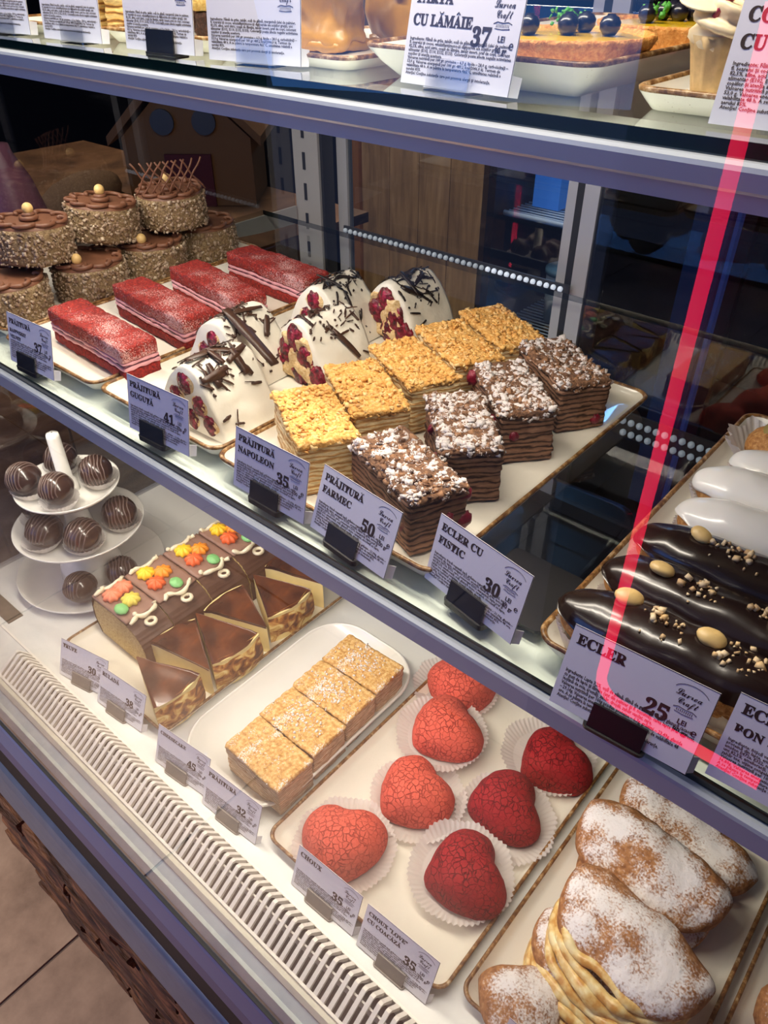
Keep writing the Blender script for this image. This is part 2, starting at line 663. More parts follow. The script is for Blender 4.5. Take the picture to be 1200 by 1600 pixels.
sg = k.math('ADD', sg, k.math('MULTIPLY', sx.outputs[2], 0.42))
g = k.thr(sg, 1.0, 1.2, .93)
k.col(k.mix(g, f, s2l((242, 238, 236))))
k.set(Roughness=.8)
k.bump(k.noise(160, 4), .7, .002)
M['sfog'] = k.m
M['ruffle'] = None
k = NT('cream_ruffle')
f = k.ramp(k.noise(120, 3), [(0.35, s2l((206, 150, 72))), (0.5, s2l((234, 200, 128))), (.65, s2l((246, 228, 172)))])
k.col(f)
k.set(Roughness=.35)
M['ruffle'] = k.m
M['caramel'] = simple('caramel_glaze', (176, 128, 30), 0.38, coat=.12, var=.4, vscale=45, bump=.3, bscale=60, bdist=.003)
M['tart'] = sponge('tart_shell', (186, 112, 44), (214, 144, 66), (232, 174, 98), .7)
M['custard'] = simple('lemon_custard', (236, 190, 40), 0.2, coat=.5, var=.15, vscale=60)
M['blueberry'] = simple('blueberry', (26, 24, 40), 0.3, coat=.4, var=.4, vscale=200)
M['sprig'] = simple('green_sprig', (70, 150, 50), .5)
M['brownie'] = sponge('dark_sponge', (28, 14, 10), (56, 30, 22), (84, 50, 36))
M['blond'] = sponge('blond_mousse', (222, 176, 84), (240, 204, 118), (248, 222, 150), .6)
M['yellow_layers'] = layer_mat('yellow_layers', (150, 100, 40), (226, 176, 90), (244, 214, 140), 60)
k = NT('plank_wood')
f = k.ramp(k.noise(9, 5, (1, 1, 7), dist=.8), [(0.3, s2l((78, 54, 36))), (0.5, s2l((118, 84, 56))), (0.7, s2l((146, 108, 74)))])
k.col(f)
k.set(Roughness=.6)
k.bump(k.noise(40, 4, (1, 1, 6)), .4, .003)
M['wood'] = k.m
k = NT('split_wood')
f = k.ramp(k.noise(14, 6, (1, 5, 6), dist=.8), [(0.3, s2l((44, 27, 20))), (0.5, s2l((96, 62, 40))), (0.7, s2l((148, 102, 66)))])
k.col(f)
k.set(Roughness=.7)
k.bump(k.noise(30, 5, (1, 5, 6)), .9, .006)
M['split'] = k.m
k = NT('tan_board')
f = k.ramp(k.noise(5, 4, (9, 1, 1), dist=.4), [(0.3, s2l((122, 90, 58))), (0.6, s2l((168, 130, 88))), (.8, s2l((186, 150, 108)))])
k.col(f)
k.set(Roughness=.6)
M['board'] = k.m
k = NT('floor_tile')
f = k.ramp(k.noise(9, 6, rough=.65), [(0.3, s2l((128, 104, 84))), (0.55, s2l((166, 140, 116))), (.75, s2l((186, 160, 134)))])
k.col(f)
k.set(Roughness=.5)
M['tile'] = k.m
M['grout'] = simple('grout', (108, 92, 78), .9)
M['dark_wall'] = simple('dark_wall', (26, 25, 30), .7)
M['ceil'] = simple('ceiling_grey', (60, 60, 66), .8)
M['led'] = simple('led_lens', (200, 210, 226), .3, emit=.55)  # glow of the mirrored LED dots, no lamp of its own
M['led_dim'] = simple('led_lens_dim', (150, 160, 172), .2, emit=.28)
M['led_bar'] = simple('led_diffuser', (255, 240, 214), .5, emit=2.0)
k = NT('red_led')
k.b.inputs['Emission Color'].default_value = (1.0, 0.005, 0.06, 1)
k.b.inputs['Emission Strength'].default_value = 10.0
M['red_led'] = k.m

DECK, MID, TOP = 0.716, 1.05, 1.29
XL = -0.8366
XR = 0.34
GY = 0.115          # front glass

# ------------------------------------------------------------------ setting
fl = obj('floor', MB().box(-3.2, 2.6, -2.6, 2.9, -0.06, -0.004).mesh('floor', M['grout'], False), kind='structure')
tm = None
for i in range(5):
    for j in range(4):
        x0 = -0.7785 + (i - 3) * 0.80
        y0 = -0.66 + (j - 2) * 0.80
        if tm is None:
            V, F = rbox(0.795, 0.795, 0.012, (2, 2, 2), 0.0015, z0=-0.012)
            tm = mesh('floor_tile', V, F, M['tile'], False)
        obj('floor_tile', tm, fl, (x0 + .3975, y0 + .3975, 0))
obj('ceiling', MB().box(-3.2, 2.6, -0.3, 2.9, 2.6, 2.7).mesh('ceiling', M['ceil'], False), kind='structure')
obj('wall_back', MB().box(-3.2, 2.6, 2.8, 2.9, 0, 2.6).mesh('wall_back', M['dark_wall'], False), kind='structure')
obj('wall_left', MB().box(-3.3, -3.2, -2.6, 2.9, 0, 2.6).mesh('wall_left', M['dark_wall'], False), kind='structure')
obj('wall_right', MB().box(2.5, 2.6, -2.6, 2.9, 0, 2.6).mesh('wall_right', M['dark_wall'], False), kind='structure')

# ------------------------------------------------------------------ display case
case = thing('display_case', 'large glass pastry display case with pale metal rails and wood cladding', 'display case')
mb = MB()
mb.box(XL - .01, XR, 0.178, 0.52, DECK - .02, DECK)
mb.obj('deck', M['deck'], case, False)
MB().box(XL - .01, XR, 0.5205, 0.80, DECK - .02, DECK - .001).obj('rear_deck', M['dark_inox'], case, False)
MB().box(XL + .002, XL + .10, 0.186, 0.204, DECK, DECK + .0012).obj('deck_seam', M['slat_well'], case, False)
# front ledge
MB().prism([(0.142, DECK - .001), (0.136, DECK), (0.133, DECK - .004), (0.133, DECK - .03), (0.142, DECK - .03)], XL - .01, XR).obj('seal_strip', M['cream_strip'], case, False)
MB().prism([(0.1328, DECK - .006), (0.126, DECK - .012), (0.1225, DECK - .011), (0.1185, DECK - .0205), (0.1185, DECK - .05), (0.1328, DECK - .05)], XL - .01, XR).obj('ledge', M['ledge'], case, False)
MB().prism([(0.142, DECK - .03), (0.142, DECK - .033), (0.178, DECK - .033), (0.178, DECK - .03)], XL - .01, XR).obj('vent_floor', M['slat_well'], case, False)
MB().box(XL - .01, XR, 0.1135, 0.1185, DECK - .0232, DECK - .0215).obj('glass_channel', M['black'], case, False)
MB().prism([(0.1185, DECK - .0234), (0.1135, DECK - .0234), (0.1122, DECK - .027), (0.112, DECK - .080), (0.1185, DECK - .080)], XL - .03, XR).obj('front_fascia', M['fascia'], case, False)
MB().prism([(0.112, DECK - .0802), (0.1115, DECK - .110), (0.1185, DECK - .110), (0.1185, DECK - .0802)], XL - .03, XR).obj('lower_fascia', M['fascia_low'], case, False)
MB().box(XL - .03, XR, 0.1118, 0.1185, DECK - .166, DECK - .1102).obj('rubber_strip', M['black'], case, False)  # flush black strip painting the dark gap above the bumper
pr = [(0.125, DECK - .1662), (0.1115, DECK - .1665), (0.1075, DECK - .172), (0.1045, DECK - .19), (0.1035, DECK - .22), (0.1038, DECK - .26), (0.1050, DECK - .29), (0.1075, DECK - .309), (0.125, DECK - .311)]
MB().prism(pr, XL - .03, XR).obj('bumper_rail', M['bumper'], case, True)
MB().box(XL - .03, XR, 0.135, 0.80, 0.0, DECK - .02).obj('plinth', M['black'], case, False)
# split wood cladding
zc = 0.02
row = 0
while zc < DECK - .34:
    h = 0.028 + rnd.random() * 0.03
    x = XL - .03 - rnd.random() * .1
    while x < XR:
        L = 0.12 + rnd.random() * 0.22
        dep = 0.105 + rnd.random() * 0.014
        o = rnd.random() * 50
        V, F = rbox(L - .002, 0.05, h - .002, (10, 2, 4), 0.003,
                    disp=lambda p, n, o=o: p + np.array([0, (nz3((p[0] * .35, p[1], p[2]), 40, o) * .007), nz3(p, 18, o) * .002]))
        obj('wood_block', mesh('wood_block', V, F, M['split'], False), case, (x + L / 2, dep + .025, zc))
        x += L
    zc += h
    row += 1
# uprights, rear frame
ur = MB()
ur.box(-0.834, -0.786, 0.775, 0.80, DECK, 1.585)
uo = ur.obj('upright', M['steel'], case, False)
sl = MB().box(-.0022, .0022, -.001, .001, -.011, .011).mesh('slot', M['black'], False)
for q in range(22):
    obj('slot', sl, uo, (-0.813, 0.7745, DECK + .03 + q * 0.04))
MB().box(-0.786, -0.7815, 0.779, 0.80, DECK, 1.585).obj('door_jamb', M['black'], case, False)
MB().box(XL, XR, 0.79, 0.815, 1.585, 1.61).obj('top_rail_rear', M['alu'], case, False)
MB().box(XL, XR, 0.79, 0.83, DECK, DECK + .02).obj('bottom_rail_rear', M['dark_inox'], case, False)
for (a, b, y0) in ((-.781, -.407, .806), (-.3976, .05, .792), ):
    f = MB().box(a, a + .018, y0, y0 + .012, DECK + .02, 1.585)
    f.box(b - .018, b, y0, y0 + .012, DECK + .02, 1.585)
    fo = f.obj('sliding_door', M['alu'], case, False)
    MB().box(a + .018, b - .018, y0 + .004, y0 + .008, DECK + .02, 1.585).obj('door_pane', M['rear_glass'], fo, False)
MB().box(-.4065, -.398, .7925, .8045, DECK + .02, 1.584).obj('door_brush', M['black'], case, False)
MB().box(XL - .005, XL, GY + .002, 0.775, DECK, 1.60).obj('side_pane', M['side_glass'], case, False)
MB().box(XL, XR, GY, GY + .004, DECK - .0225, 1.60).obj('front_pane', M['glass'], case, False)
MB().box(XL - .01, XR, GY, 0.83, 1.60, 1.66).obj('canopy', M['fascia'], case, False)
MB().box(-0.83, -0.10, .285, .315, 1.59, 1.60).obj('canopy_lamp', M['led_bar'], case, False)


def shelf(z, yf, yr, label, x1, recess):
    s = thing('glass_shelf', label, 'shelf', (0, 0, z), group=None)
    MB().box(XL + .001, XR, yf + .0008, yr, -.006, 0).obj('shelf_pane', M['shelf_glass'], s, False)
    MB().box(XL + .001, XR, yf, yf + .0008, -.006, 0).obj('polished_edge', M['edge'], s, False)
    MB().box(XL + .001, XR, yr, yr + .0008, -.006, 0).obj('polished_edge', M['edge'], s, False)
    if recess:
        p = [(yf, -.0061), (yf - .003, -.0061), (yf - .0052, -.0072), (yf - .0058, -.009), (yf - .0056, -.0155), (yf - .0045, -.0168), (yf, -.0170),
             (yf + .0005, -.0176), (yf + .0008, -.0245), (yf + .0035, -.0252), (yf + .0045, -.0240), (yf + .0045, -.0090), (yf, -.0088)]
    else:
        p = [(yf, -.0061), (yf - .0025, -.0061), (yf - .0045, -.0072), (yf - .0052, -.009), (yf - .005, -.0215), (yf - .004, -.0225), (yf + .0035, -.0225), (yf + .0045, -.0215), (yf + .0045, -.0090), (yf, -.0088)]
    MB().prism(p, XL + .001, XR).obj('front_rail', M['rail'], s, False)
    MB().box(XL + .004, XR, yf + .0052, yf + .050, -.0085, -.0062).obj('lamp_housing', M['flange'], s, False)
    MB().box(XL + .004, XR, yf + .0001, yf + .0050, -.0085, -.0062).obj('edge_gap', M['black'], s, False)
    MB().box(XL + .02, x1, yf + .006, yf + .020, -.0125, -.0087).obj('lamp_strip', M['led_bar'], s, False)
    MB().prism([(yr - .26, -.0062), (yr - .02, -.0062), (yr + .06, -.006), (yr + .06, -.03), (yr - .01, -.028)], XL + .002, XL + .005).obj('bracket', M['steel'], s, False)
    return s


s_mid = shelf(MID, 0.2435, 0.7125, 'middle glass shelf carrying the layered cakes and eclairs', -.14, False)
s_top = shelf(TOP, 0.3165, 0.66, 'upper glass shelf carrying the lemon tarts and caramel cakes', -.14, True)

# vent grille
vent = thing('vent_grille', 'white slatted air vent along the front of the lower deck', 'vent', (0, 0, DECK))
prof = [(0.1425, -.002), (0.1425, .0012), (0.1655, .0165), (0.1685, .0155), (0.1785, .0015), (0.1785, -.002), (0.1765, -.002), (0.1676, .0128), (0.1650, .0137), (0.1445, -.002)]
slm = MB().prism(prof, -.0018, .0018).mesh('slat', M['slat'], False)
x = -0.672
n = 0
while x < 0.12:
    obj('slat', slm, vent, (x, 0, 0))
    x += 0.00748
MB().box(XL + .01, -.676, .1425, .1785, -.003, .0).obj('end_plate', M['deck'], vent, False)
fr = MB()
fr.box(XL + .01, .13, .1405, .1428, -.006, .0015)
fr.box(XL + .01, .13, .1782, .1805, -.006, .001)
fr.obj('frame', M['slat'], vent, False)
fb = MB()
fb.box(-.676, .12, .160, .1615, -.004, .0095)
fb.obj('centre_bar', M['slat'], vent, False)

# reflected LED dots at the rear, built as glowing beads
led_refl = thing('led_strip', 'row of tiny clear light beads behind the rear edge of the middle shelf', 'light strip', (0, 0, 0))
MB().box(-.75, -.395, .783, .786, 1.019, 1.030).obj('backing', M['dark_inox'], led_refl, False)
bm_ = MB().ell((0, 0, 0), (.0034, .0034, .0034), 8, 6).mesh('bead', M['led'])
bm2 = MB().ell((0, 0, 0), (.0034, .0034, .0034), 8, 6).mesh('bead', M['led_dim'])
for q in range(38):
    obj('bead', bm2 if q < 26 else bm_, led_refl, (-.745 + q * .0092, .781, 1.0245))
led_refl = thing('led_strip', 'double row of round light beads low behind the empty dark gap', 'light strip', (0, 0, 0))
MB().box(-.31, -.185, .784, .787, .868, .90).obj('backing', M['black'], led_refl, False)
bm3 = MB().ell((0, 0, 0), (.0042, .0042, .0042), 8, 6).mesh('bead', M['led_dim'])
for q in range(11):
    for r_ in range(2):
        obj('bead', bm3, led_refl, (-.298 + q * .0105 + r_ * .003, .781, .890 - r_ * .015))

# ------------------------------------------------------------------ surroundings
nc = thing('side_cabinet', 'wooden plank cabinet seen through the left end glass', 'cabinet', (-0.92, 0, 0))
for q in range(6):
    V, F = rbox(.03, .128, .95, (1, 3, 6), .002)
    obj('plank', mesh('plank', V, F, M['wood'], False), nc, (-.015, .205 + q * .13, 0))
MB().box(-.9, -.031, .14, 1.00, 0.0, .949).obj('body', M['dark_wall'], nc, False)
MB().box(-.9, .004, .13, 1.02, .951, .968).obj('worktop', M['wood'], nc, False)

# toy house
g1 = simple('gingerbread', (120, 82, 44), .7)
g2 = simple('house_window', (70, 76, 86), .6)
g3 = simple('house_door', (84, 12, 22), .6)
hs = thing('toy_house', 'brown toy gingerbread house with dark red door behind the left end glass', 'toy house', (-1.22, .90, .969), R3(40))
b = MB()
b.prism([(-.11, 0), (.11, 0), (.11, .11), (.0, .21), (-.11, .11)], -.07, .07, 'y')
b.obj('wall', g1, hs, False)
b = MB()
b.prism([(-.13, .10), (0, .222), (.13, .10), (.13, .115), (0, .24), (-.13, .115)], -.085, .085, 'y')
b.obj('roof', g1, hs, False)
for xx in (-.035, .035):
    MB().tube([(xx, -.07, .135), (xx, -.076, .135)], .02, 16).obj('round_window', g2, hs, False)
MB().box(-.04, .04, -.076, -.07, 0, .085).obj('door', g3, hs, False)

# bread roll with lettuce, pink vase, post
br = thing('sandwich', 'long bread roll with lettuce on the side cabinet behind the end glass', 'sandwich', (-1.22, .66, .969), R3(-55))
b = MB().ell((0, 0, .045), (.12, .05, .03), 24, 12, disp=lambda p: 1 + .05 * nz3(p, 3))
b.obj('bread', sponge('bread_crust', (92, 66, 44), (120, 90, 62), (140, 112, 82)), br)
b = MB().ell((0, 0, .022), (.125, .056, .008), 40, 6, disp=lambda p: 1 + .12 * nz3(p, 9))
b.obj('lettuce', simple('lettuce', (110, 122, 50), .6), br)
b = MB().ell((0, 0, .011), (.12, .05, .011), 24, 8)
b.obj('bread_base', simple('bread_base', (110, 84, 60), .7), br)
vs = thing('vase', 'pink rounded vase at the far left edge behind the cakes', 'vase', (-1.02, .455, .969))
MB().lathe([(0.001, 0), (.035, 0), (.045, .03), (.042, .09), (.03, .14), (.016, .17), (.014, .18), (.001, .18)], 28).obj('body', simple('pink_ceramic', (150, 96, 116), .35), vs)
ps = thing('post', 'slim grey metal post leaning behind the hazelnut cakes', 'post', (-1.42, .98, 0.969))
MB().prism([(-.018, 0), (.018, 0), (.018, .9), (-.018, .9)], -.018, .018, 'y').obj('post_tube', M['steel'], ps, False)

# tan boards behind, right of the upright
bd = thing('board_partition', 'tan wooden board partition behind the rear doors', 'partition', (0, 1.8, 0))
xb = -1.64
for q in range(4):
    MB().box(xb, xb + .108, 0, .03, 0.0, 2.3).obj('board', M['board'], bd, False)
    xb += .11
MB().box(-1.69, -1.645, -.01, .03, 0, 2.3).obj('edge_trim', simple('orange_trim', (150, 96, 48), .5), bd, False)

# blue lit fridge
fg = thing('fridge', 'dark glass-front fridge glowing blue with wire shelves behind the rear doors', 'fridge', (0, 0, 0))
db = simple('fridge_black', (12, 14, 20), .4)
b = MB()
b.box(-1.02, -1.0, 1.55, 2.1, .1, 1.7)
b.box(-.735, -.70, 1.55, 2.1, .1, 1.7)
b.box(-1.02, -.70, 2.08, 2.1, .1, 1.7)
b.box(-1.02, -.70, 1.55, 2.1, .08, .1)
b.box(-1.02, -.70, 1.55, 2.1, 1.7, 1.75)
b.obj('cabinet_shell', db, fg, False)
for zz in (.545, .83, 1.1, 1.36):
    b = MB()
    for q in range(26):
        yy = 1.6 + q * .0175
        b.tube([(-1.0, yy, zz), (-.735, yy, zz)], .0024, 5)
    b.tube([(-1.0, 1.595, zz), (-.735, 1.595, zz)], .006, 6)
    b.obj('wire_shelf', simple('wire_white', (190, 205, 220), .4), fg)
area('fridge_lamp', (-.86, 1.75, 1.66), (-.86, 1.78, .8), .2, .1, 3.0, (.25, .55, 1.0))
for (x_, y_, r_, h_, lb) in ((-.885, 1.72, .045, .13, 'left white lidded tub on the blue-lit fridge shelf'), (-.785, 1.74, .045, .14, 'wide right lidded tub on the blue-lit fridge shelf')):
    t = thing('food_tub', lb, 'tub', (x_, y_, .5475 + .0), group='tubs in the fridge')
    MB().lathe([(.001, .006), (r_ * .85, .006), (r_, h_), (.001, h_)], 28).obj('tub', simple('tub_plastic', (150, 175, 190), .5), t)
    MB().lathe([(.001, h_), (r_ * 1.08, h_), (r_ * 1.08, h_ + .012), (r_ * .9, h_ + .016), (.001, h_ + .016)], 28).obj('lid', simple('tub_lid', (110, 150, 170), .4), t)
t = thing('carton', 'bright blue carton standing on a fridge shelf', 'carton', (-.935, 1.70, .834))
MB().box(-.035, .035, -.03, .03, 0, .13).obj('carton_body', simple('blue_carton', (70, 140, 235), .4, emit=.35), t, False)  # carton is no lamp, its brightness is put in as glow
MB().prism([(-.03, .13), (.03, .13), (0, .16)], -.035, .035, 'x').obj('gable', simple('carton_top', (170, 200, 240), .4), t, False)
bp = thing('light_column', 'dim blue lit vertical panel behind the eclairs', 'light panel', (-.50, 1.60, 0))
MB().box(-.06, .06, .02, .05, .2, 1.9).obj('housing', db, bp, False)
MB().box(-.055, .02, 0.0, .02, .2, 1.9).obj('blue_panel', simple('blue_panel', (16, 34, 70), .3, emit=.3), bp, False)
MB().box(.028, .036, -.004, .02, .2, 1.9).obj('blue_edge', simple('blue_edge', (30, 60, 120), .3, emit=.4), bp, False)

# dark cabinet across the aisle with a red light line: mirrored in the front glass
cb = thing('drinks_cooler', 'dark drinks cooler across the aisle mirrored in the front glass', 'cooler', (0, 0, 0))
MB().box(-.42, .6, -1.25, -.69, 0, 2.05).obj('cooler_body', M['black'], cb, False)
path = [(-.285, -.672, 1.30), (-.285, -.672, .337)]
for q in range(1, 8):
    a = math.pi / 2 * q / 8
    path.append((-.285 + .045 * (1 - math.cos(a)), -.672, .337 - .045 * math.sin(a)))
path += [(-.24, -.672, .292), (-.006, -.672, .292)]
rt = thing('red_light_tube', 'thin glowing red light line mirrored across the éclairs and tags', 'light tube', (0, 0, 0))
MB().tube(path, .0095, 8).obj('glowing_tube', M['red_led'], rt)
cl = MB()
for p in ((-.285, 1.2), (-.285, .7)):
    cl.box(p[0] - .004, p[0] + .004, -.69, -.676, p[1] - .004, p[1] + .004)
cl.box(-.1, -.092, -.69, -.676, .288, .296)
cl.obj('clip', M['black'], rt, False)

# ------------------------------------------------------------------ platters
def rring(x0, x1, y0, y1, r, n=8):
    P = []
    for cx, cy, a0 in ((x1 - r, y1 - r, 0), (x0 + r, y1 - r, 90), (x0 + r, y0 + r, 180), (x1 - r, y0 + r, 270)):
        for q in range(n + 1):
            a = math.radians(a0 + 90 * q / n)
            P.append((cx + r * math.cos(a), cy + r * math.sin(a)))
    return P


def loft(rings, cap0=False, cap1=False):
    n = len(rings[0])
    V = [p for r in rings for p in r]
    F = []
    for i in range(len(rings) - 1):
        for j in range(n):
            a = i * n + j
            b = i * n + (j + 1) % n
            F.append((a, b, b + n, a + n))
    if cap0:
        F.append(tuple(range(n))[::-1])
    if cap1:
        F.append(tuple(range((len(rings) - 1) * n, len(rings) * n)))
    return V, F


def platter(label, x0, x1, y0, y1, z, h=.012, r=.012, name='serving_platter', dish=None, rim=None, flare=.006, lipw=.0030, group=None, fh=None, steep=False):
    cx, cy = (x0 + x1) / 2, (y0 + y1) / 2
    t = thing(name, label, 'platter', (cx, cy, z), 0, group)
    a, b = (x1 - x0) / 2, (y1 - y0) / 2

    def ring(ins, zz, dw=0.0):
        P = rring(-a + ins, a - ins, -b + ins, b - ins, max(r - ins * .6, .003))
        out = []
        for i, (px, py) in enumerate(P):
            w = noise.noise(Vector((px * 30 + cx * 9, py * 30, zz))) * dw
            out.append((px + w, py + w, zz))
        return out
    V, F = loft([ring(flare + .004, 0), ring(flare, .0006), ring(flare * .45, h * .45), ring(.0003, h - .0022, .0006)], cap0=True)
    V2, F2 = loft([ring(lipw + .0002, h - .0016, .0006), ring(lipw + flare * .6, max(h * .45, (fh or 0) + .001)), ring(lipw + flare * 1.25, (fh or .0036) + .0006), ring(lipw + flare * 1.25 + .02, fh or .0036)], cap1=True)
    mb = MB()
    mb.add(V, F)
    mb.add(V2, F2)
    mb.obj('dish', dish or M['glaze'], t)
    V, F = loft([ring(.0003, h - .0022, .0006), ring(.0000, h - .0008, .0006), ring(lipw * .35, h, .0006), ring(lipw * .75, h, .0006), ring(lipw + .0002, h - .0016, .0006)])
    obj('rim', mesh('rim', V, F, rim or M['rim']), t)
    return t


platter('long speckled platter with rusty rim carrying golden and cocoa layered cakes', -.384, -.1885, .2600, .545, MID)
platter('speckled platter carrying the white cream roll slices', -.5365, -.3865, .2635, .56, MID, h=.011)
platter('speckled platter carrying the red velvet slices', -.690, -.5405, .2630, .575, MID, h=.011)
platter('speckled platter carrying the stacked hazelnut cakes at the left end', -.8300, -.6935, .2700, .585, MID, h=.011)
platter('platter with a worn brown rim carrying the eclairs', -.1215, .12, .2575, .565, MID, h=.013)
platter('platter on the deck carrying log cake and burnt cheesecake wedges', -.653, -.4655, .2065, .49, DECK)
platter('white oval rimmed dish carrying puff pastry squares', -.452, -.3175, .203, .437, DECK, h=.017, r=.045, flare=.014, dish=M['white_china'], rim=M['white_china'], name='oval_dish')
platter('wide platter on the deck carrying the coral and red hearts', -.3125, -.1185, .2005, .487, DECK)
platter('speckled platter on the deck carrying sugared shell pastries', -.1115, .040, .2105, .50, DECK)
platter('platter at the lower right corner carrying sugared buns', .046, .20, .21, .50, DECK)
# upper shelf
platter('flat platter under the golden layered slices at the upper left', -.72, -.575, .3490, .47, TOP, h=.009)
platter('flat platter under the blond and dark slices on the upper shelf', -.572, -.448, .352, .47, TOP, h=.010)
platter('flat platter under the caramel glazed lumps', -.445, -.326, .348, .50, TOP, h=.008)
platter('deep white platter carrying two blueberry tarts', -.3150, -.1765, .3440, .60, TOP, h=.0165, flare=.015, fh=.0075)
platter('small platter under the almond cup cake at the upper right', -.1600, -.03, .3450, .44, TOP, h=.010)


# ------------------------------------------------------------------ layered slices
def layered_slice(name, label, cat, group, cx, cy, z, ang, L, Wd, H, side, top, seed, base=None, cut=.0016, crumb=(.0016, .0040), nflake=1050, capf=.16, blobs=None):
    """L along local y (depth), Wd along local x"""
    t = thing(name, label, cat, (cx, cy, z), ang, group)
    o = seed * 13.7

    def disp(p, n):
        if abs(n[2]) < .7:
            ly = nz3((p[0] * .25, p[1] * .25, p[2] * 1.0), 330, o) + .5 * nz3((p[0] * .5, p[1] * .5, p[2]), 700, o)
            d = ly * cut + nz3(p, 60, o) * .0014
            p = p + n * d
        lean = p[2] * (nz3((0, 0, 0), 1, o) * .05)
        return p + np.array([lean, 0, 0])
    V, F = rbox(Wd, L, H * .93, (16, 26, 20), .002, disp)
    obj('layers', mesh('layers', V, F, side), t)
    r = np.random.default_rng(seed)
    pts = []
    for q in range(nflake):
        u, v = r.random(2) - .5
        x_, y_ = u * Wd * 1.01, v * L * 1.01
        edge = min(Wd / 2 - abs(x_), L / 2 - abs(y_))
        zz = H * .93 - .0006 + r.random() * .0028 + nz3((x_, y_, 0), 70, o) * .0016
        if edge < .002:
            zz -= r.random() * H * capf * .6
        pts.append((x_, y_, zz))
    mb = MB()
    V, F = rbox(Wd * 1.015, L * 1.015, H * .12, (18, 30, 3), .0022, lambda p, n: p + np.array([nz3(p, 300, o), nz3(p, 300, o + 9), nz3(p, 260, o + 4)]) * .0016, z0=H * .85)
    if base:
        obj('crumb_base', mesh('crumb_base', V, F, base), t)
    else:
        mb.add(V, F)
    flakes(mb, pts, crumb, .42, normal=1, r=r)
    mb.obj('crumb_topping', top, t)
    for (bx, by, bz, br_) in (blobs or []):
        MB().ell((bx, by, bz), (br_, br_ * .7, br_), 14, 10, disp=lambda p: 1 + .35 * nz3(p, 3.2, bx * 99)).obj('cherry_piece', M['farm_cherry'], t)
    return t


ZP = MID + .0044
NAP = [(-.3285, .3085, 58, 'golden layered crumb slice standing nearest the front edge'),
       (-.3295, .3595, 62, 'second golden layered crumb slice from the front'),
       (-.3295, .4130, 64, 'middle golden crumb slice of five, its corner by the cherry roll'),
       (-.3245, .4640, 68, 'fourth golden crumb slice, behind the cocoa slices'),
       (-.3120, .5040, 72, 'rearmost golden crumb slice in the dark corner of the platter')]


def slice_from(cnr, H, z, **kw):
    """footprint from front-left, front-right and back-right corners -> centre and angle"""
    (x0, y0), (x1, y1), (x2, y2), (x3, y3) = cnr
    cx = (x0 + x1 + x2 + x3) / 4
    cy = (y0 + y1 + y2 + y3) / 4
    ax = math.atan2((y1 - y0) + (y2 - y3), (x1 - x0) + (x2 - x3))
    return cx, cy, ax


fpN = [[(-.3095, .2672), (-.2861, .3041), (-.3513, .3492), (-.3704, .3137)],
       [(-.3088, .3198), (-.2897, .3557), (-.3482, .3990), (-.3700, .3667)],
       [(-.3060, .3723), (-.2870, .4141), (-.3510, .4534), (-.3694, .4150)],
       [(-.3000, .4250), (-.2830, .4620), (-.3448, .5035), (-.3650, .4680)],
       [(-.2920, .4780), (-.2780, .5120), (-.3340, .5470), (-.3550, .5160)]]
for i, c in enumerate(fpN):
    cx, cy, a = slice_from(c, .04, ZP)
    layered_slice('golden_crumb_slice', NAP[i][3], 'cake slice', 'golden crumb slices', cx, cy, ZP, a, .077, .041, .0415, M['nap_side'], M['nap_top'], 20 + i, base=M['nap_base'])
fpF = [[(-.2188, .2680), (-.2037, .3035), (-.2679, .3384), (-.2810, .3021)],
       [(-.2309, .3228), (-.2048, .3516), (-.2616, .4080), (-.2890, .3820)],
       [(-.2321, .3876), (-.2059, .4161), (-.2656, .4695), (-.2870, .4400)],
       [(-.2250, .4430), (-.2018, .4798), (-.2598, .5317), (-.2816, .5002)]]
labF = ['cocoa layered slice with sugared crumbs standing nearest the front cards', 'second cocoa layered slice from the front, thickly sugared on its right',
        'third cocoa slice from the front, whitest with icing sugar', 'rearmost cocoa slice in the far right corner of the platter']
bl = [[(.018, -.034, .031, .0065), (.018, -.037, .014, .006), (.006, -.038, .020, .0045)], [(-.019, .005, .030, .004), (-.0195, -.02, .024, .004)],
      [(-.0195, .032, .032, .006), (-.0195, -.022, .026, .0045), (-.010, -.0385, .022, .0035)], [(.012, -.0385, .008, .004), (.018, -.036, .014, .003)]]
for i, c in enumerate(fpF):
    cx, cy, a = slice_from(c, .04, ZP)
    layered_slice('cocoa_crumb_slice', labF[i], 'cake slice', 'cocoa crumb slices', cx, cy, ZP, a, .0775, .0395, .0415, M['farm_side'], M['farm_top_b'] if i in (1, 2) else M['farm_top'], 50 + i, base=M['farm_base'], nflake=900, crumb=(.0018, .0050), blobs=bl[i])


# red velvet
def velvet(label, cx, cy, ang, seed, jam2=True, mat=None):
    t = thing('red_velvet_slice', label, 'cake slice', (cx, cy, MID + .0044), ang, 'red velvet slices')
    o = seed * 5.1
    L, Wd = .124, .0345

    def lay(nm, z0, h, m, k, seg, grow=0.0):
        V, F = rbox(L + grow, Wd + grow, h, seg, min(.0022, h * .45), lambda p, n: p + n * (nz3(p, 160, o + k) * .0012) + np.array([0, 0, nz3((p[0], p[1], 0), 28, o) * .0018]), z0=z0)
        obj(nm, mesh(nm, V, F, m), t)
    lay('sponge', 0, .0105, M['velvet'], 1, (40, 12, 5))
    lay('pink_cream', .0100, .0042, M['pink'], 2, (36, 12, 3), .0005)
    lay('jam', .0140, .0012, M['jam'], 3, (24, 8, 1), -.0006)
    lay('pink_cream', .0150, .0030, M['pink'], 4, (36, 12, 3), .0003)
    lay('sponge', .0178, .0135, M['velvet_top'], 5, (44, 14, 6), .0004)


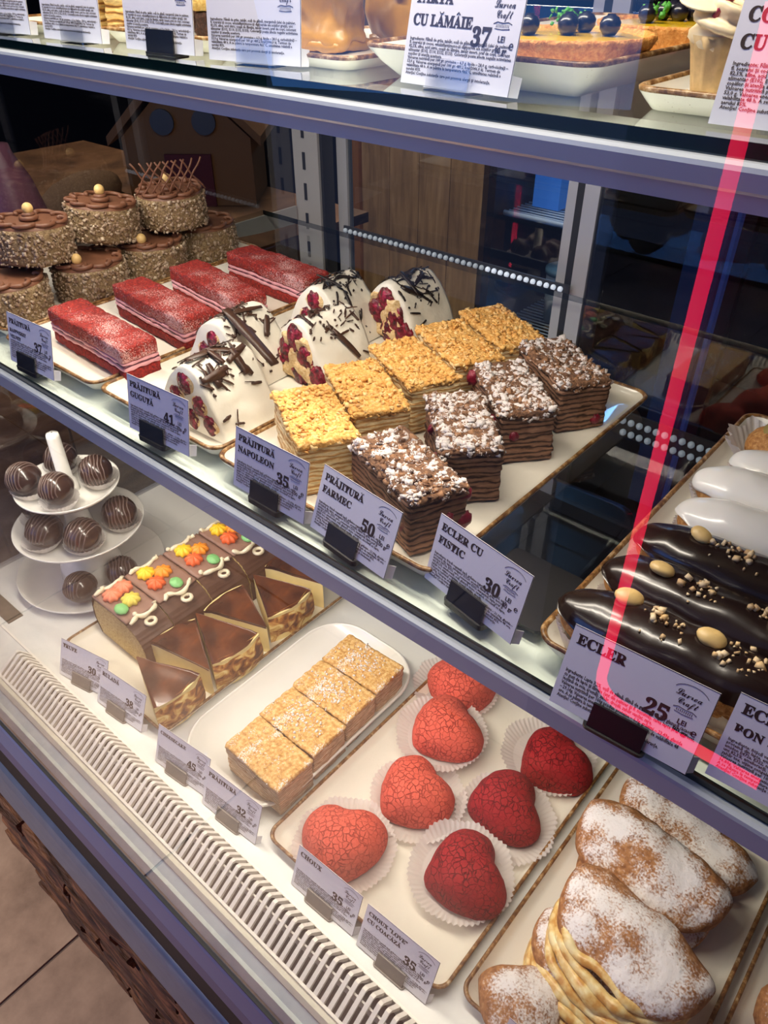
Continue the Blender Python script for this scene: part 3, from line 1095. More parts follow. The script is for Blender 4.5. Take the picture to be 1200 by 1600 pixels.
velvet('front red velvet slice, nearest the blank front of its platter', -.5925, .3095, R3(-3), 1)
velvet('second red velvet slice from the front, just left of the cream rolls', -.5995, .3790, R3(-5), 2)
velvet('third red velvet slice from the front, sugared and half hidden', -.5985, .4420, R3(-8), 3)
velvet('rearmost red velvet slice beside the steel upright', -.5900, .5140, R3(-3), 4)


# ------------------------------------------------------------------ cream rolls with cherries
def strip_piece(L, Wd, th, curl, seed):
    r = random.Random(seed)
    n = 6
    V = []
    for i in range(n + 1):
        u = i / n - .5
        w = Wd * (.55 + .45 * math.sin(math.pi * (i + .6) / (n + 1.2))) * (.85 + .3 * r.random())
        for s in (-.5, .5):
            for k in (0, th):
                V.append((u * L, s * w, curl * (1 - 4 * u * u) * L + k + s * s * curl * .4 * Wd))
    F = []
    for i in range(n):
        a = i * 4
        F += [(a, a + 4, a + 6, a + 2), (a + 1, a + 3, a + 7, a + 5), (a, a + 1, a + 5, a + 4), (a + 2, a + 6, a + 7, a + 3)]
    F += [(0, 2, 3, 1), (n * 4, n * 4 + 1, n * 4 + 3, n * 4 + 2)]
    return np.array(V), F


def cream_roll(label, cx, cy, ang, seed, hw=.039, H=.052, D=.056, dense=True, rough_face=False, dark=False, big=4):
    t = thing('cherry_cream_roll', label, 'cake slice', (cx, cy, MID + .0044), ang, 'cherry cream rolls')
    o = seed * 7.3
    r = random.Random(seed)

    def surf(a, y, k=1.0):
        c, s = math.cos(a), math.sin(a)
        x = c * hw * k
        z = (1 - abs(c) ** 1.85) * H * k
        w = nz3((x, y, z), 45, o) * .0022 + nz3((x, y, z), 130, o) * .0007
        nn = Vector((math.copysign(abs(c) ** .85, c) * 1.85 / hw, 0, 1 / H)).normalized()
        return Vector((x, y, z)) + nn * w, nn
    na, ny = 44, 20
    V = []
    for j in range(ny + 1):
        y = D * (j / ny - .5)
        kk = 1.0 - .03 * max(0, (abs(j / ny - .5) - .44) / .06)
        for i in range(na + 1):
            a = math.pi * i / na
            p, nn = surf(a, y, kk)
            p.y += nz3((p.x, 0, p.z), 60, o + j * 0) * .0012
            V.append(tuple(p))
    F = []
    for j in range(ny):
        for i in range(na):
            a = j * (na + 1) + i
            F.append((a, a + na + 1, a + na + 2, a + 1))
    base = len(V)
    for j, flip in ((0, False), (ny, True)):
        ci = len(V)
        V.append((0, D * (j / ny - .5), H * .4))
        ring = [j * (na + 1) + i for i in range(na + 1)]
        for i in range(na):
            F.append((ci, ring[i], ring[i + 1]) if not flip else (ci, ring[i + 1], ring[i]))
        F.append((ci, ring[na], ring[0]) if not flip else (ci, ring[0], ring[na]))
    obj('cream', mesh('cream', V, F, M['cream']), t)
    # cherries in their crepe tubes, front face
    spots = [(-.021, .010), (.002, .0095), (.024, .010), (-.0115, .0235), (.012, .0235), (.0005, .0375)]
    if rough_face:
        b = MB()
        V2, F2 = rbox(hw * 1.35, .006, H * .74, (14, 2, 12), .002, lambda p, n: p + np.array([p[0] * (-(p[2] / H) * .55) + nz3(p, 120, o) * .003, nz3(p, 110, o) * .005, nz3(p, 90, o + 4) * .002]), z0=.002)
        V2 = [(p[0], p[1] - D / 2 - .0005, p[2]) for p in V2]
        b.add(V2, F2)
        b.obj('crepe', M['crepe'], t)
    for i, (x, z) in enumerate(spots):
        x += (r.random() - .5) * .003
        z += (r.random() - .5) * .002
        rr = .0078 + r.random() * .0015
        if not rough_face:
            b = MB().ell((x, -D / 2 + .0012, z), (rr * 1.12, .0035, rr * .98), 20, 10, disp=lambda p: 1 + .1 * nz3(p, 2.5, o + i))
            b.obj('crepe', M['crepe'], t)
        k = 1.45 if rough_face else .98
        b = MB().ell((x, -D / 2 - .0005, z), (rr * k * .82, .0045 if rough_face else .0024, rr * k), 20, 14, disp=lambda p: 1 + .28 * nz3(p, 2.6, o + i * 3))
        b.obj('cherry', M['cherry'], t)
    # chocolate shavings
    mat = M['choc_shave_dark'] if dark else M['choc_shave']
    for q in range(big):
        L = (.010 if big > 9 else .016) + r.random() * .016
        a = R3(48 + r.random() * 62)
        y = (r.random() - .5) * D * .55
        p, nn = surf(a, y)
        V2, F2 = strip_piece(L, .0032 + r.random() * .003, .0008, .02, seed * 9 + q)
        rotz = Matrix.Rotation(r.random() * 3.14, 3, 'Z')
        qm = nn.to_track_quat('Z', 'Y').to_matrix() @ rotz
        V2 = [tuple(qm @ Vector(v) + p + nn * .0016) for v in V2]
        obj('chocolate_shaving', mesh('chocolate_shaving', V2, F2, mat), t)
    b = MB()
    nsm = 95 if dense else 40
    for q in range(nsm):
        L = .002 + r.random() ** 2 * .013
        a = R3(18 + r.random() ** .8 * 118) if r.random() < .35 else R3(60 + r.random() * 62)
        y = (r.random() - .5) * D * .9
        p, nn = surf(a, y)
        V2, F2 = strip_piece(L, .0007 + r.random() * .0018, .0005, .04 * r.random(), seed * 99 + q)
        qm = nn.to_track_quat('Z', 'Y').to_matrix() @ Matrix.Rotation(r.random() * 6.28, 3, 'Z') @ Matrix.Rotation((r.random() - .5) * .5, 3, 'Y')
        V2 = [tuple(qm @ Vector(v) + p + nn * (.0005 + r.random() * .001)) for v in V2]
        b.add(V2, F2)
    b.obj('chocolate_flecks', mat, t, kind='stuff')
    return t


cream_roll('front cream roll slice with curled chocolate shavings and six cherries', -.4335, .3080, R3(2), 3, big=14)
cream_roll('cream roll slice with the longest chocolate curl, behind the front one', -.4800, .3700, R3(4), 5, big=4)
cream_roll('cream roll slice with a torn dark cherry face in the middle of its platter', -.4250, .4150, R3(-6), 8, rough_face=True, big=2)
cream_roll('rear left cream roll slice topped with fine dark flecks', -.4720, .4780, R3(6), 11, dark=True, big=3)
cream_roll('rearmost cream roll slice with broad dark chocolate shards', -.4250, .5260, R3(-4), 13, rough_face=True, dark=True, big=7)
# long curl lying across the second roll
lc = thing('chocolate_curl', 'long thick chocolate curl lying over the second cream roll', 'chocolate curl', (-.478, .358, MID + .0615), 0)
V, F = strip_piece(.066, .0100, .0016, .015, 4)
qm = Vector((.060, -.004, -.028)).to_track_quat('X', 'Z').to_matrix()
V = [tuple(qm @ (Vector(v) + Vector((.033, 0, 0)))) for v in V]
obj('curl', mesh('curl', V, F, M['choc_shave']), lc)


# ------------------------------------------------------------------ hazelnut cakes
def hazel(label, cx, cy, z, seed, tilt=(0, 0), lattice=False, R=.036, H=.034, off=(0, 0)):
    ox, oy = off
    t = thing('hazelnut_cake', label, 'cake', (cx, cy, z), 0, 'round hazelnut cakes', rot=(tilt[0], tilt[1], 0 if ox else seed * .7))
    o = seed * 3.7
    prof = [(.001, 0), (R * .7, 0), (R * .97, .001), (R, .004), (R * 1.01, H * .5), (R, H * .88), (R * .96, H * .97), (R * .6, H), (.001, H)]
    MB().lathe(prof, 44, fr=lambda a, i: 1 + .02 * noise.noise(Vector((math.cos(a) * 2, math.sin(a) * 2, i + o)))).obj('cake_body', M['nut_body'], t)
    r = np.random.default_rng(seed)
    pts = []
    for q in range(850):
        a = r.random() * 6.283
        zz = r.random() * H * .96
        rr = R * 1.012
        pts.append((rr * math.cos(a), rr * math.sin(a), zz))
    b = flakes(MB(), pts, (.0010, .0034), .6, r=r)
    b.obj('nut_coating', M['nut_coat'], t, kind='stuff')
    MB().lathe([(R * .955, H * .9), (R * .95, H + .0008), (R * .85, H + .0018), (.001, H + .0016)], 44).obj('cream_top', M['choc_cream'], t)
    # looped piping round the rim
    P = []
    nl = 9
    for q in range(nl * 14 + 1):
        u = q / (nl * 14) * 2 * math.pi
        ph = u * nl
        rr = R * .83 + .0042 * math.cos(ph)
        aa = u + .13 * math.sin(ph)
        P.append((rr * math.cos(aa), rr * math.sin(aa), H + .0032 + .0007 * math.sin(ph * 1.0)))
    MB().tube(P, .0021, 7).obj('piping', M['choc_cream'], t)
    P = []
    for q in range(40):
        u = q / 39
        P.append((ox + .0085 * (1 - .75 * u) * math.cos(u * 13), oy + .0085 * (1 - .75 * u) * math.sin(u * 13), H + .003 + u * (.002 if ox else .006)))
    MB().tube(P, .0023, 7).obj('swirl', M['choc_cream'], t)
    MB().ell((ox + .001, oy, H + (.0095 if ox else .0125)), (.0052, .0052, .0055), 14, 10).obj('hazelnut', M['hazelnut'], t)
    if lattice:
        b = MB()
        for s in (-1, 1):
            for q in range(-3, 4):
                P = []
                for w in range(9):
                    v = w / 8
                    x = q * .0085 + s * (v - .5) * .022 + .001 * math.sin(v * 9 + q)
                    P.append((x, .018 + .004 * math.cos(x * 50), H + .003 + v * .032))
                b.tube(P, .0010, 5)
        b.obj('lattice', M['choc_cream'], t)
    return t


ZH = MID + .0044
hazel('lower hazelnut cake at the far left front of the stack', -.7420, .3040, ZH, 1, off=(.014, -.019))
hazel('lower hazelnut cake in the middle, under the central cake', -.7310, .3850, ZH, 2, off=(.014, -.019))
hazel('lower hazelnut cake at the rear right of the stack', -.7360, .4640, ZH, 3, off=(.014, -.019))
hazel('upper hazelnut cake tilted at the left edge of the view', -.7490, .3440, ZH + .0430, 4, (.06, .04))
hazel('upper hazelnut cake in the middle of the stack, leaning left', -.7560, .4240, ZH + .0435, 5, (.1, -.06))
hazel('upper hazelnut cake at the rear with a chocolate lattice fan', -.7420, .5040, ZH + .0430, 6, (-.03, .02), lattice=True)
hazel('hidden lower hazelnut cake at the back of the stack', -.7420, .5410, ZH, 7)


# ------------------------------------------------------------------ pleated papers, eclairs
def pleated(mb, a, b, h, flare, n=46, amp=.0011, straight=0.0, waves=0.0, seed=0):
    """pleated paper case: stadium/oval floor a x b (half sizes), wall h high flaring out"""
    seg = n * 4
    V = []
    rings = [(.3, 0, 0), (.97, 0, 0), (1.0, .0006, .3), (1 + flare * .5, h * .5, .8), (1 + flare, h, 1.0)]
    for (k, z, am) in rings:
        for j in range(seg):
            u = 2 * math.pi * j / seg
            c, s = math.cos(u), math.sin(u)
            x = (a - b) * max(-1, min(1, 1.6 * c)) * (1 if a > b else 0) + b * c
            y = b * s
            pl = amp * am * math.cos(n * u)
            wv = waves * am * noise.noise(Vector((c * 2.4, s * 2.4, seed)))
            r = math.hypot(c, s)
            off = (k - 1) * b + pl + wv
            V.append((x + c * off, y + s * off, z + wv * .8))
    F = [tuple(range(seg))[::-1]]
    for i in range(len(rings) - 1):
        for j in range(seg):
            p = i * seg + j
            q = i * seg + (j + 1) % seg
            F.append((p, q, q + seg, p + seg))
    mb.add(V, F)


def eclair(label, cx, cy, ang, seed, dark=True, L=.120, R=.0208, H=.031, nuts=None, z=MID + .0048):
    t = thing('eclair', label, 'eclair', (cx, cy, z), ang, 'chocolate eclairs' if dark else 'white iced eclairs')
    o = seed * 4.3

    def cap(scale, zlo, zs, m, nm, wav):
        V = [];F = []
        nu, nv = 34, 26
        for i in range(nu + 1):
            u = i / nu
            s = -math.cos(math.pi * u)
            x = s * L / 2 * scale
            ww = (1 - abs(s) ** 3.4) ** .5 if abs(s) < 1 else 0
            for j in range(nv):
                th = 2 * math.pi * j / nv
                y = math.cos(th) * R * ww * scale
                z_ = math.sin(th) * H / 2 * ww ** .8 * scale
                z_ = max(z_, -H * .40) if z_ < 0 else z_ * 1.05
                p = np.array([x, y, z_])
                p[1] += nz3((x, 0, 0), 16, o) * .003
                p[2] += nz3((x, 0, 0), 22, o + 3) * .0016 + H * .42
                p = p + np.array([0, math.cos(th), math.sin(th)]) * nz3(p, 90, o) * .0012 * wav
                zl = zlo + wav * nz3((x, y, 0), 60, o + 7) * .004
                if p[2] < zl:
                    p[1] *= .93
                    p[2] = max(p[2], zl - .0015)
                V.append(tuple(p))
        for i in range(nu):
            for j in range(nv):
                a = i * nv + j
                b = i * nv + (j + 1) % nv
                F.append((a, b, b + nv, a + nv))
        obj(nm, mesh(nm, V, F, m), t)
    cap(1.0, -1, 0, M['choux'], 'choux', .6)
    cap(1.045, H * .57, 0, M['glaze_dark'] if dark else M['glaze_white'], 'icing', 1.0)
    r = np.random.default_rng(seed)

    def ztop(x, y):
        s = x / (L / 2)
        ww = max(0.02, (1 - abs(s) ** 3.4)) ** .5
        yy = y / (R * ww)
        return H * .42 + H / 2 * 1.045 * 1.05 * ww ** .8 * math.sqrt(max(.02, 1 - yy * yy)) + nz3((x, 0, 0), 22, o + 3) * .0016
    for (x, y, a, s) in (nuts or []):
        zz = ztop(x, y)
        b = MB().ell((0, 0, 0), (.0060 * s, .0048 * s, .0030 * s), 16, 10, disp=lambda p: 1 + (.12 if p.x > 0 else -.05) * p.x + .08 * nz3(p, 2.5, o))
        b.obj('hazelnut_half', M['hazelnut'], t, loc=(x, y, zz + .0016), rot=(R3(8) * (1 if y > 0 else -1), R3(10), a))
    if dark:
        pts = []
        for q in range(3):
            cxx = (-.012, .022, .05)[q] + r.random() * .006
            for w in range(26):
                x, y = cxx + r.normal() * .007, r.normal() * .006
                y = max(-R * .8, min(R * .8, y))
                pts.append((x, y, ztop(x, y) + .0004))
        flakes(MB(), pts, (.0009, .0036), .7, r=r).obj('chopped_nuts', M['nut_bits'], t, kind='stuff')
    return t


def paper_long(label, cx, cy, ang, a=.058, b=.0178, h=.014, seed=0, z=MID + .0042):
    t = thing('paper_case', label, 'paper case', (cx, cy, z), ang, 'eclair paper cases')
    mb = MB()
    pleated(mb, a, b, h, .28, n=52, amp=.0010, waves=.004, seed=seed)
    mb.obj('pleated_case', M['paper'], t)
    return t


EC = [(-.0575, .2800, 4, True, 'front chocolate eclair with hazelnut halves behind the nearest tag', [(-.030, .007, .5, 1.15), (.012, .003, .2, 1.1), (.045, .0, 1, .9)]),
      (-.0525, .3170, 3, True, 'second chocolate eclair, a hazelnut half near its left end', [(-.032, .0, .2, 1.05), (.028, -.002, 1.6, 1.1)]),
      (-.0520, .3535, 2, True, 'third chocolate eclair, next to the white iced ones', [(-.028, .003, -.4, 1.0), (.034, -.002, .3, .9)]),
      (-.0450, .3960, 2, False, 'front white iced eclair bordering the chocolate ones', None),
      (-.0500, .4340, 1, False, 'second white iced eclair showing its brown left end', None),
      (-.0400, .4700, 0, False, 'rear white iced eclair below the paper cups', None)]
for i, (x, y, a, dk, lb, nt) in enumerate(EC):
    eclair(lb, x, y + .004, R3(a), 70 + i, dk, nuts=nt, z=MID + .0062)
    paper_long('pleated paper case under the ' + lb.split(' with')[0].split(',')[0].split(' bordering')[0].split(' showing')[0].split(' below')[0], x + .002, y + .004, R3(a), seed=i)
for i, (x, y, lb) in enumerate(((-.085, .508, 'bun in a ruffled paper cup at the left of the pair'), (-.045, .522, 'bun in a ruffled paper cup at the right edge'))):
    t = thing('cream_bun', lb, 'bun', (x, y, MID + .005), i * .6, 'buns in paper cups')
    MB().ell((0, 0, .015), (.019, .019, .015), 20, 12, disp=lambda p: 1 + .06 * nz3(p, 3, i)).obj('bun', M['choux'], t)
    MB().ell((0, 0, .027), (.011, .011, .006), 16, 8, disp=lambda p: 1 + .2 * nz3(p, 3, i)).obj('cream_top', simple('pistachio_cream', (150, 130, 70), .5), t)
    t = thing('paper_cup', 'ruffled white paper cup under the ' + lb.split(' in')[0] + (' on the left' if i == 0 else ' on the right'), 'paper cup', (x, y, MID + .0045), i)
    mb = MB()
    pleated(mb, .017, .0169, .020, .75, n=34, amp=.0012, waves=.008, seed=5 + i)
    mb.obj('pleated_case', M['paper'], t)

# ------------------------------------------------------------------ black slab and clear tub
t = thing('slate_slab', 'small black rounded plastic slab lying flat beside the pistachio eclair tag', 'slab', (-.1475, .2960, MID + .0003), R3(0))
V, F = loft([[(p[0], p[1], zz) for p in rring(-.0250, .0250, -.027, .027, .005, 5)] for zz in (0, .0022)], True, True)
obj('slab', mesh('slab', V, F, M['plastic_black'], False), t)
t = thing('clear_tub', 'empty clear plastic tub standing behind the lower platters', 'tub', (-.335, .665, DECK), R3(2))
rings = []
for (ins, zz) in ((.018, 0), (.014, .003), (.004, .05), (-.002, .052), (-.002, .054), (.006, .054)):
    rings.append([(p[0], p[1], zz) for p in rring(-.085 + ins, .085 - ins, -.12 + ins, .12 - ins, .03, 6)])
V, F = loft(rings, True, False)
obj('tub_body', mesh('tub_body', V, F, M['clear']), t)


# ------------------------------------------------------------------ hearts
def heart_out(u):
    x = math.sin(u) ** 3
    y = (13 * math.cos(u) - 5 * math.cos(2 * u) - 2 * math.cos(3 * u) - math.cos(4 * u)) / 16
    return x, y + .12


def heart(label, group, mat, cx, cy, tipdir, seed, s=.034, H=.034, flat=.25, z=DECK + .0062, asym=1.0):
    t = thing('heart_choux', label, 'heart pastry', (cx, cy, z), math.radians(tipdir + 90), group)
    o = seed * 3.3
    seg, nr = 72, 22
    out = []
    for j in range(seg):
        u = 2 * math.pi * j / seg
        hx, hy = heart_out(u)
        rr = math.hypot(hx, hy)
        an = math.atan2(hx, hy)
        out.append((an, rr))
    out.sort()
    aa = np.array([a_ for a_, _ in out]); rv = np.array([r_ for _, r_ in out])
    ang = np.linspace(-math.pi, math.pi, seg, endpoint=False)
    rs = np.interp(ang, aa, rv, period=2 * math.pi)
    ker = np.exp(-(np.arange(-5, 6) / 3.4) ** 2)
    ker /= ker.sum()
    rs = np.convolve(np.concatenate([rs[-5:], rs, rs[:5]]), ker, 'valid')
    out = list(zip(ang, rs))
    # blend with a circle: puffed pastry
    V = []
    F = []
    prof = [(0.0, 1.0), (.12, .996), (.25, .98), (.38, .95), (.5, .91), (.6, .86), (.7, .79), (.78, .71), (.85, .62), (.91, .51), (.955, .41), (.985, .31), (1.0, .21), (.985, .11), (.94, .04), (.86, .0), (.5, .0)]
    for i, (k, zf) in enumerate(prof):
        for j in range(seg):
            an, rr = out[j]
            q = rr * (1 - flat) + .93 * flat
            q = .86 + (q - .86) * k ** 2.4
            notch = 1 - .16 * (1 - min(1, rr / .75)) * (1 - k)
            x = math.sin(an) * q * k * s * asym
            y = math.cos(an) * q * k * s
            lobe = 1 - .10 * math.exp(-((x / s) / .22) ** 2) * max(0, y / s) * 1.4
            zz = zf * H * lobe
            p = np.array([x, y, zz])
            d = nz3(p, 38, o) * .0018 + nz3(p, 140, o) * .0007
            V.append((x * (1 + d / s * 1), y * (1 + d / s), zz + d * zf))
    for i in range(len(prof) - 1):
        for j in range(seg):
            a = i * seg + j
            b = i * seg + (j + 1) % seg
            F.append((a, b, b + seg, a + seg))
    F.append(tuple(range((len(prof) - 1) * seg, len(prof) * seg)))
    obj('craquelin_shell', mesh('craquelin_shell', V, F, mat), t)
    return t


def paper_round(label, cx, cy, z, seed, r=.033, h=.0085, flare=.34):
    t = thing('paper_case', label, 'paper case', (cx, cy, z), seed, 'round paper cases under the hearts')
    mb = MB()
    pleated(mb, r, r * .999, h, flare, n=58, amp=.0010, waves=.003, seed=seed)
    mb.obj('pleated_case', M['paper'], t)
    return t


ZD = DECK + .0046
# (x, y, tip direction in degrees, colour)
HT = [(-.2530, .2360, -62, 'coral', 'coral heart pastry at the front left, a pale scar on its crust', .0355, -.2530, .2400),
      (-.2370, .3130, -105, 'coral', 'coral heart pastry in the middle, tucked under another paper', .0340, -.2330, .3150),
      (-.2530, .3800, -112, 'coral', 'coral heart pastry at the back, its paper overlapping its neighbour', .0345, -.2560, .3800),
      (-.2750, .4390, -60, 'coral', 'coral heart pastry half hidden under the middle shelf rail', .0345, -.2840, .4420),
      (-.1590, .2810, -128, 'red', 'dark red heart pastry nearest the front of its platter', .0350, -.1620, .2840),
      (-.1690, .3560, -140, 'red', 'dark red heart pastry in the middle of the right column', .0340, -.1620, .3500),
      (-.1590, .4240, -118, 'red', 'dark red heart pastry at the back right below the tag', .0340, -.1670, .4320)]
for i, (x, y, td, c, lb, s, px, py) in enumerate(HT):
    lift = [0, .0, .010, .0, .004, 0, 0][i]
    heart(lb, c + ' hearts', M['coral'] if c == 'coral' else M['scarlet'], x, y, td, 31 + i, s=s * 1.13, z=ZD + .0012 + lift, H=.038, flat=.40 if c == 'coral' else .28)
    paper_round('pleated paper case under the ' + lb.split(',')[0].replace(' pastry', ''), px, py, ZD + lift, i + 1)


# ------------------------------------------------------------------ puff pastry squares
for i in range(4):
    cx, cy = -.3530 - i * .0022, .2465 + i * .0452
    lb = ['puff pastry square at the front, almost bare of sugar', 'second puff pastry square with a round sugar patch', 'third puff pastry square, the most sugared', 'rear puff pastry square touching the dish edge'][i]
    t = thing('puff_pastry_square', lb, 'pastry', (cx, cy, DECK + .0046), R3(-1 + i), 'puff pastry squares')
    o = 60 + i * 7.7
    V, F = rbox(.0715, .0425, .036, (26, 16, 24), .0012, lambda p, n: p + (n * (nz3((p[0] * .2, p[1] * .2, p[2]), 520, o) * .0011 + nz3(p, 70, o) * .0012) if abs(n[2]) < .7 else 0))
    obj('layers', mesh('layers', V, F, M['mf_side']), t)
    V, F = rbox(.0735, .0440, .0045, (34, 22, 2), .0014, lambda p, n: p + np.array([nz3(p, 220, o), nz3(p, 230, o + 3), nz3(p, 170, o + 6) * .9]) * .0013, z0=.0350)
    obj('puff_lid', mesh('puff_lid', V, F, M['mf_top']), t)
    r = np.random.default_rng(i + 3)
    pts = [(r.normal() * .012, r.normal() * .009, .0400) for q in range((8, 120, 190, 130)[i])]
    flakes(MB(), pts, (.0007, .0022), .6, r=r).obj('icing_sugar', simple('icing_sugar', (240, 234, 230), .8), t, kind='stuff')

# ------------------------------------------------------------------ log cake
poly = [(-.638, .0), (-.6445, .02), (-.643, .04), (-.636, .053), (-.60, .0555), (-.574, .053), (-.560, .0475), (-.551, .039), (-.5475, .028), (-.5465, .012), (-.5465, 0)]
pc = -.583
ys = [(.2480, .2880), (.2895, .3400), (.3415, .3920), (.3935, .4440)]
fcols = [('fl_pink', 'fl_pink', 'fl_pale', 'fl_green'), ('fl_yellow', 'fl_orange', 'fl_red', 'fl_green'), ('fl_yellow', 'fl_orange', 'fl_red', 'fl_green'), ('fl_yellow', 'fl_orange', 'fl_red', 'fl_green')]
dense = []
for i in range(len(poly)):
    a, b = poly[i], poly[(i + 1) % len(poly)]
    if i == len(poly) - 1:
        break
    for q in range(6):
        dense.append((a[0] + (b[0] - a[0]) * q / 6, a[1] + (b[1] - a[1]) * q / 6))
dense.append(poly[-1])
for i, (y0, y1) in enumerate(ys):
    lb = ['front log cake slice with salmon and pale yellow icing flowers', 'second log cake slice with yellow and orange icing flowers', 'third log cake slice from the front with icing flowers', 'rear log cake slice reaching under the shelf rail'][i]
    t = thing('log_cake_slice', lb, 'cake slice', (pc, y0, DECK + .0046), R3(0), 'log cake slices')
    D = y1 - y0
    nyy = 12
    V = []
    for j in range(nyy + 1):
        for q, (x, z) in enumerate(dense):
            y = D * j / nyy
            rid = .0016 * abs(math.sin(q * 1.15)) if 14 < q < 50 else .0
            w = nz3((x, y * .3, z), 120, 3) * .0012
            k = 1 + rid / .05 + w / .05
            V.append(((x - pc) * k, y, z * k))
    F = []
    n = len(dense)
    for j in range(nyy):
        for q in range(n - 1):
            a = j * n + q
            F.append((a, a + 1, a + n + 1, a + n))
    obj('bark_cream', mesh('bark_cream', V, F, M['bark']), t)
    b = MB().prism([((x - pc) * .97, z * .965) for x, z in dense], .0004, D - .0004, 'y')
    b.obj('sponge', M['log_sponge'], t, False)
    V, F = rbox(.066, D, .004, (18, 14, 1), .0012, lambda p, n: p + np.array([0, 0, nz3(p, 120, i) * .001]), z0=.0535)
    V = [(p[0] - .0215, p[1] + D / 2, p[2]) for p in V]
    obj('top_cream', mesh('top_cream', V, F, M['log_top']), t)
    # ivory borders
    for sx_ in (-1, 1):
        P = []
        for q in range(46):
            u = q / 45
            x = (-.051 if sx_ < 0 else .0125) + .0045 * math.cos(u * 9.4 + i) * (1 if sx_ > 0 else .35)
            P.append((x, D * (.04 + .9 * u) + .004 * math.sin(u * 9.4 + i), .0585 + .0012 * math.sin(u * 20)))
        MB().tube(P, [.0017 + .0012 * abs(math.sin(q * .31)) for q in range(46)], 7).obj('piping', M['piping'], t)
    MB().tube([(.0225 + .0052 * math.cos(a * .5), D * .55 + .0052 * math.sin(a * .5), .052) for a in range(14)], .0022, 7).obj('piping', M['piping'], t)
    pos = [(-.036, D * .34), (-.024, D * .62), (-.014, D * .30), (.002, D * .60)]
    if i == 0:
        pos = [(-.034, D * .34), (-.036, D * .72), (-.013, D * .58), (-.008, D * .20)]
    for q, cn in enumerate(fcols[i]):
        x, y = pos[q]
        leaf = cn == 'fl_green'
        b = MB().ell((x, y, .0605), (.0098, .0098, .0058) if not leaf else (.0090, .0070, .0040), 36, 9,
                     disp=lambda p: 1 + (.14 * math.cos(8 * math.atan2(p.y, p.x)) * math.sqrt(p.x ** 2 + p.y ** 2)) if not leaf else 1 + .1 * nz3(p, 2, q))
        b.obj('icing_leaf' if leaf else 'icing_flower', M[cn], t)


# ------------------------------------------------------------------ cheesecake wedges
def wedge(label, tip, c1, c2, seed, h=.041):
    """tip, then the two crust corners (world xy)"""
    cx = (tip[0] + c1[0] + c2[0]) / 3
    cy = (tip[1] + c1[1] + c2[1]) / 3
    tip, c1, c2 = [(cx + (p[0] - cx) * 1.03, cy + (p[1] - cy) * 1.13) for p in (tip, c1, c2)]
    t = thing('cheesecake_wedge', label, 'cake slice', (cx, cy, DECK + .0046), 0, 'burnt cheesecake wedges')
    o = seed * 5.5
    T, A, B = [Vector((p[0] - cx, p[1] - cy)) for p in (tip, c1, c2)]
    R = ((A - T).length + (B - T).length) / 2
    a0 = math.atan2((A - T).y, (A - T).x)
    a1 = math.atan2((B - T).y, (B - T).x)
    while a1 - a0 > math.pi:
        a1 -= 2 * math.pi
    while a1 - a0 < -math.pi:
        a1 += 2 * math.pi
    arc = [T + Vector((math.cos(a0 + (a1 - a0) * q / 16), math.sin(a0 + (a1 - a0) * q / 16))) * R for q in range(17)]
    # body (cut faces)
    pts = [T] + arc
    if (a1 - a0) < 0:
        pts = [T] + arc[::-1]
        arc = arc[::-1]
    MB().prism([(p.x * .985, p.y * .985) for p in pts], 0, h - .002, 'z').obj('curd', M['cheese'], t, False)
    # crust band
    V = []
    nzv = 8
    for k_ in range(nzv + 1):
        zf = k_ / nzv
        bulge = .0025 * math.sin(math.pi * zf)
        for p in arc:
            d = (p - T).normalized()
            w = nz3((p.x, p.y, zf * h), 60, o) * .0022
            q = p + d * (bulge + w - .001 - .003 * max(0, zf - .85) * 6)
            V.append((q.x, q.y, zf * (h - .001)))
    F = []
    n = len(arc)
    for k_ in range(nzv):
        for q in range(n - 1):
            a = k_ * n + q
            F.append((a, a + 1, a + n + 1, a + n))
    obj('crust', mesh('crust', V, F, M['crust']), t)
    # top skin
    V = [];F = []
    nr = 8
    for i in range(nr + 1):
        k = i / nr
        for j in range(17):
            p = T.lerp(arc[j], max(.02, k) * .995)
            zz = h + nz3((p.x, p.y, 0), 45, o) * .0014 - (0.0022 if k == 1 else 0)
            V.append((p.x, p.y, zz))
    for i in range(nr):
        for j in range(16):
            a = i * 17 + j
            F.append((a, a + 17, a + 18, a + 1))
    nb = len(V)
    V += [(x, y, z - .003) for (x, y, z) in V]
    F += [tuple(reversed([q + nb for q in f])) for f in F]
    for i in range(nr):
        for j, fl_ in ((0, True), (16, False)):
            a = i * 17 + j
            b = (i + 1) * 17 + j
            F.append((a, b, b + nb, a + nb) if fl_ else (b, a, a + nb, b + nb))
    obj('burnt_top', mesh('burnt_top', V, F, M['burnt'], True), t)


wedge('front cheesecake wedge with a golden marbled crust', (-.5390, .2349), (-.4705, .2620), (-.4760, .2120), 1)
wedge('cheesecake wedge pointing at the oval dish, second from the front', (-.4700, .2738), (-.5440, .2600), (-.5420, .3078), 2)
wedge('third cheesecake wedge, its crust facing the oval dish', (-.5440, .3140), (-.4705, .3370), (-.4740, .2830), 3)
wedge('fourth cheesecake wedge with a long pale cut face', (-.4700, .3507), (-.5430, .3260), (-.5410, .3760), 4)
wedge('fifth cheesecake wedge, crust turned right near the shelf rail', (-.5440, .3971), (-.4800, .4200), (-.4780, .3640), 5)
wedge('rear cheesecake wedge with a straight pale cut face', (-.4740, .4400), (-.5440, .4200), (-.5440, .4700), 6)


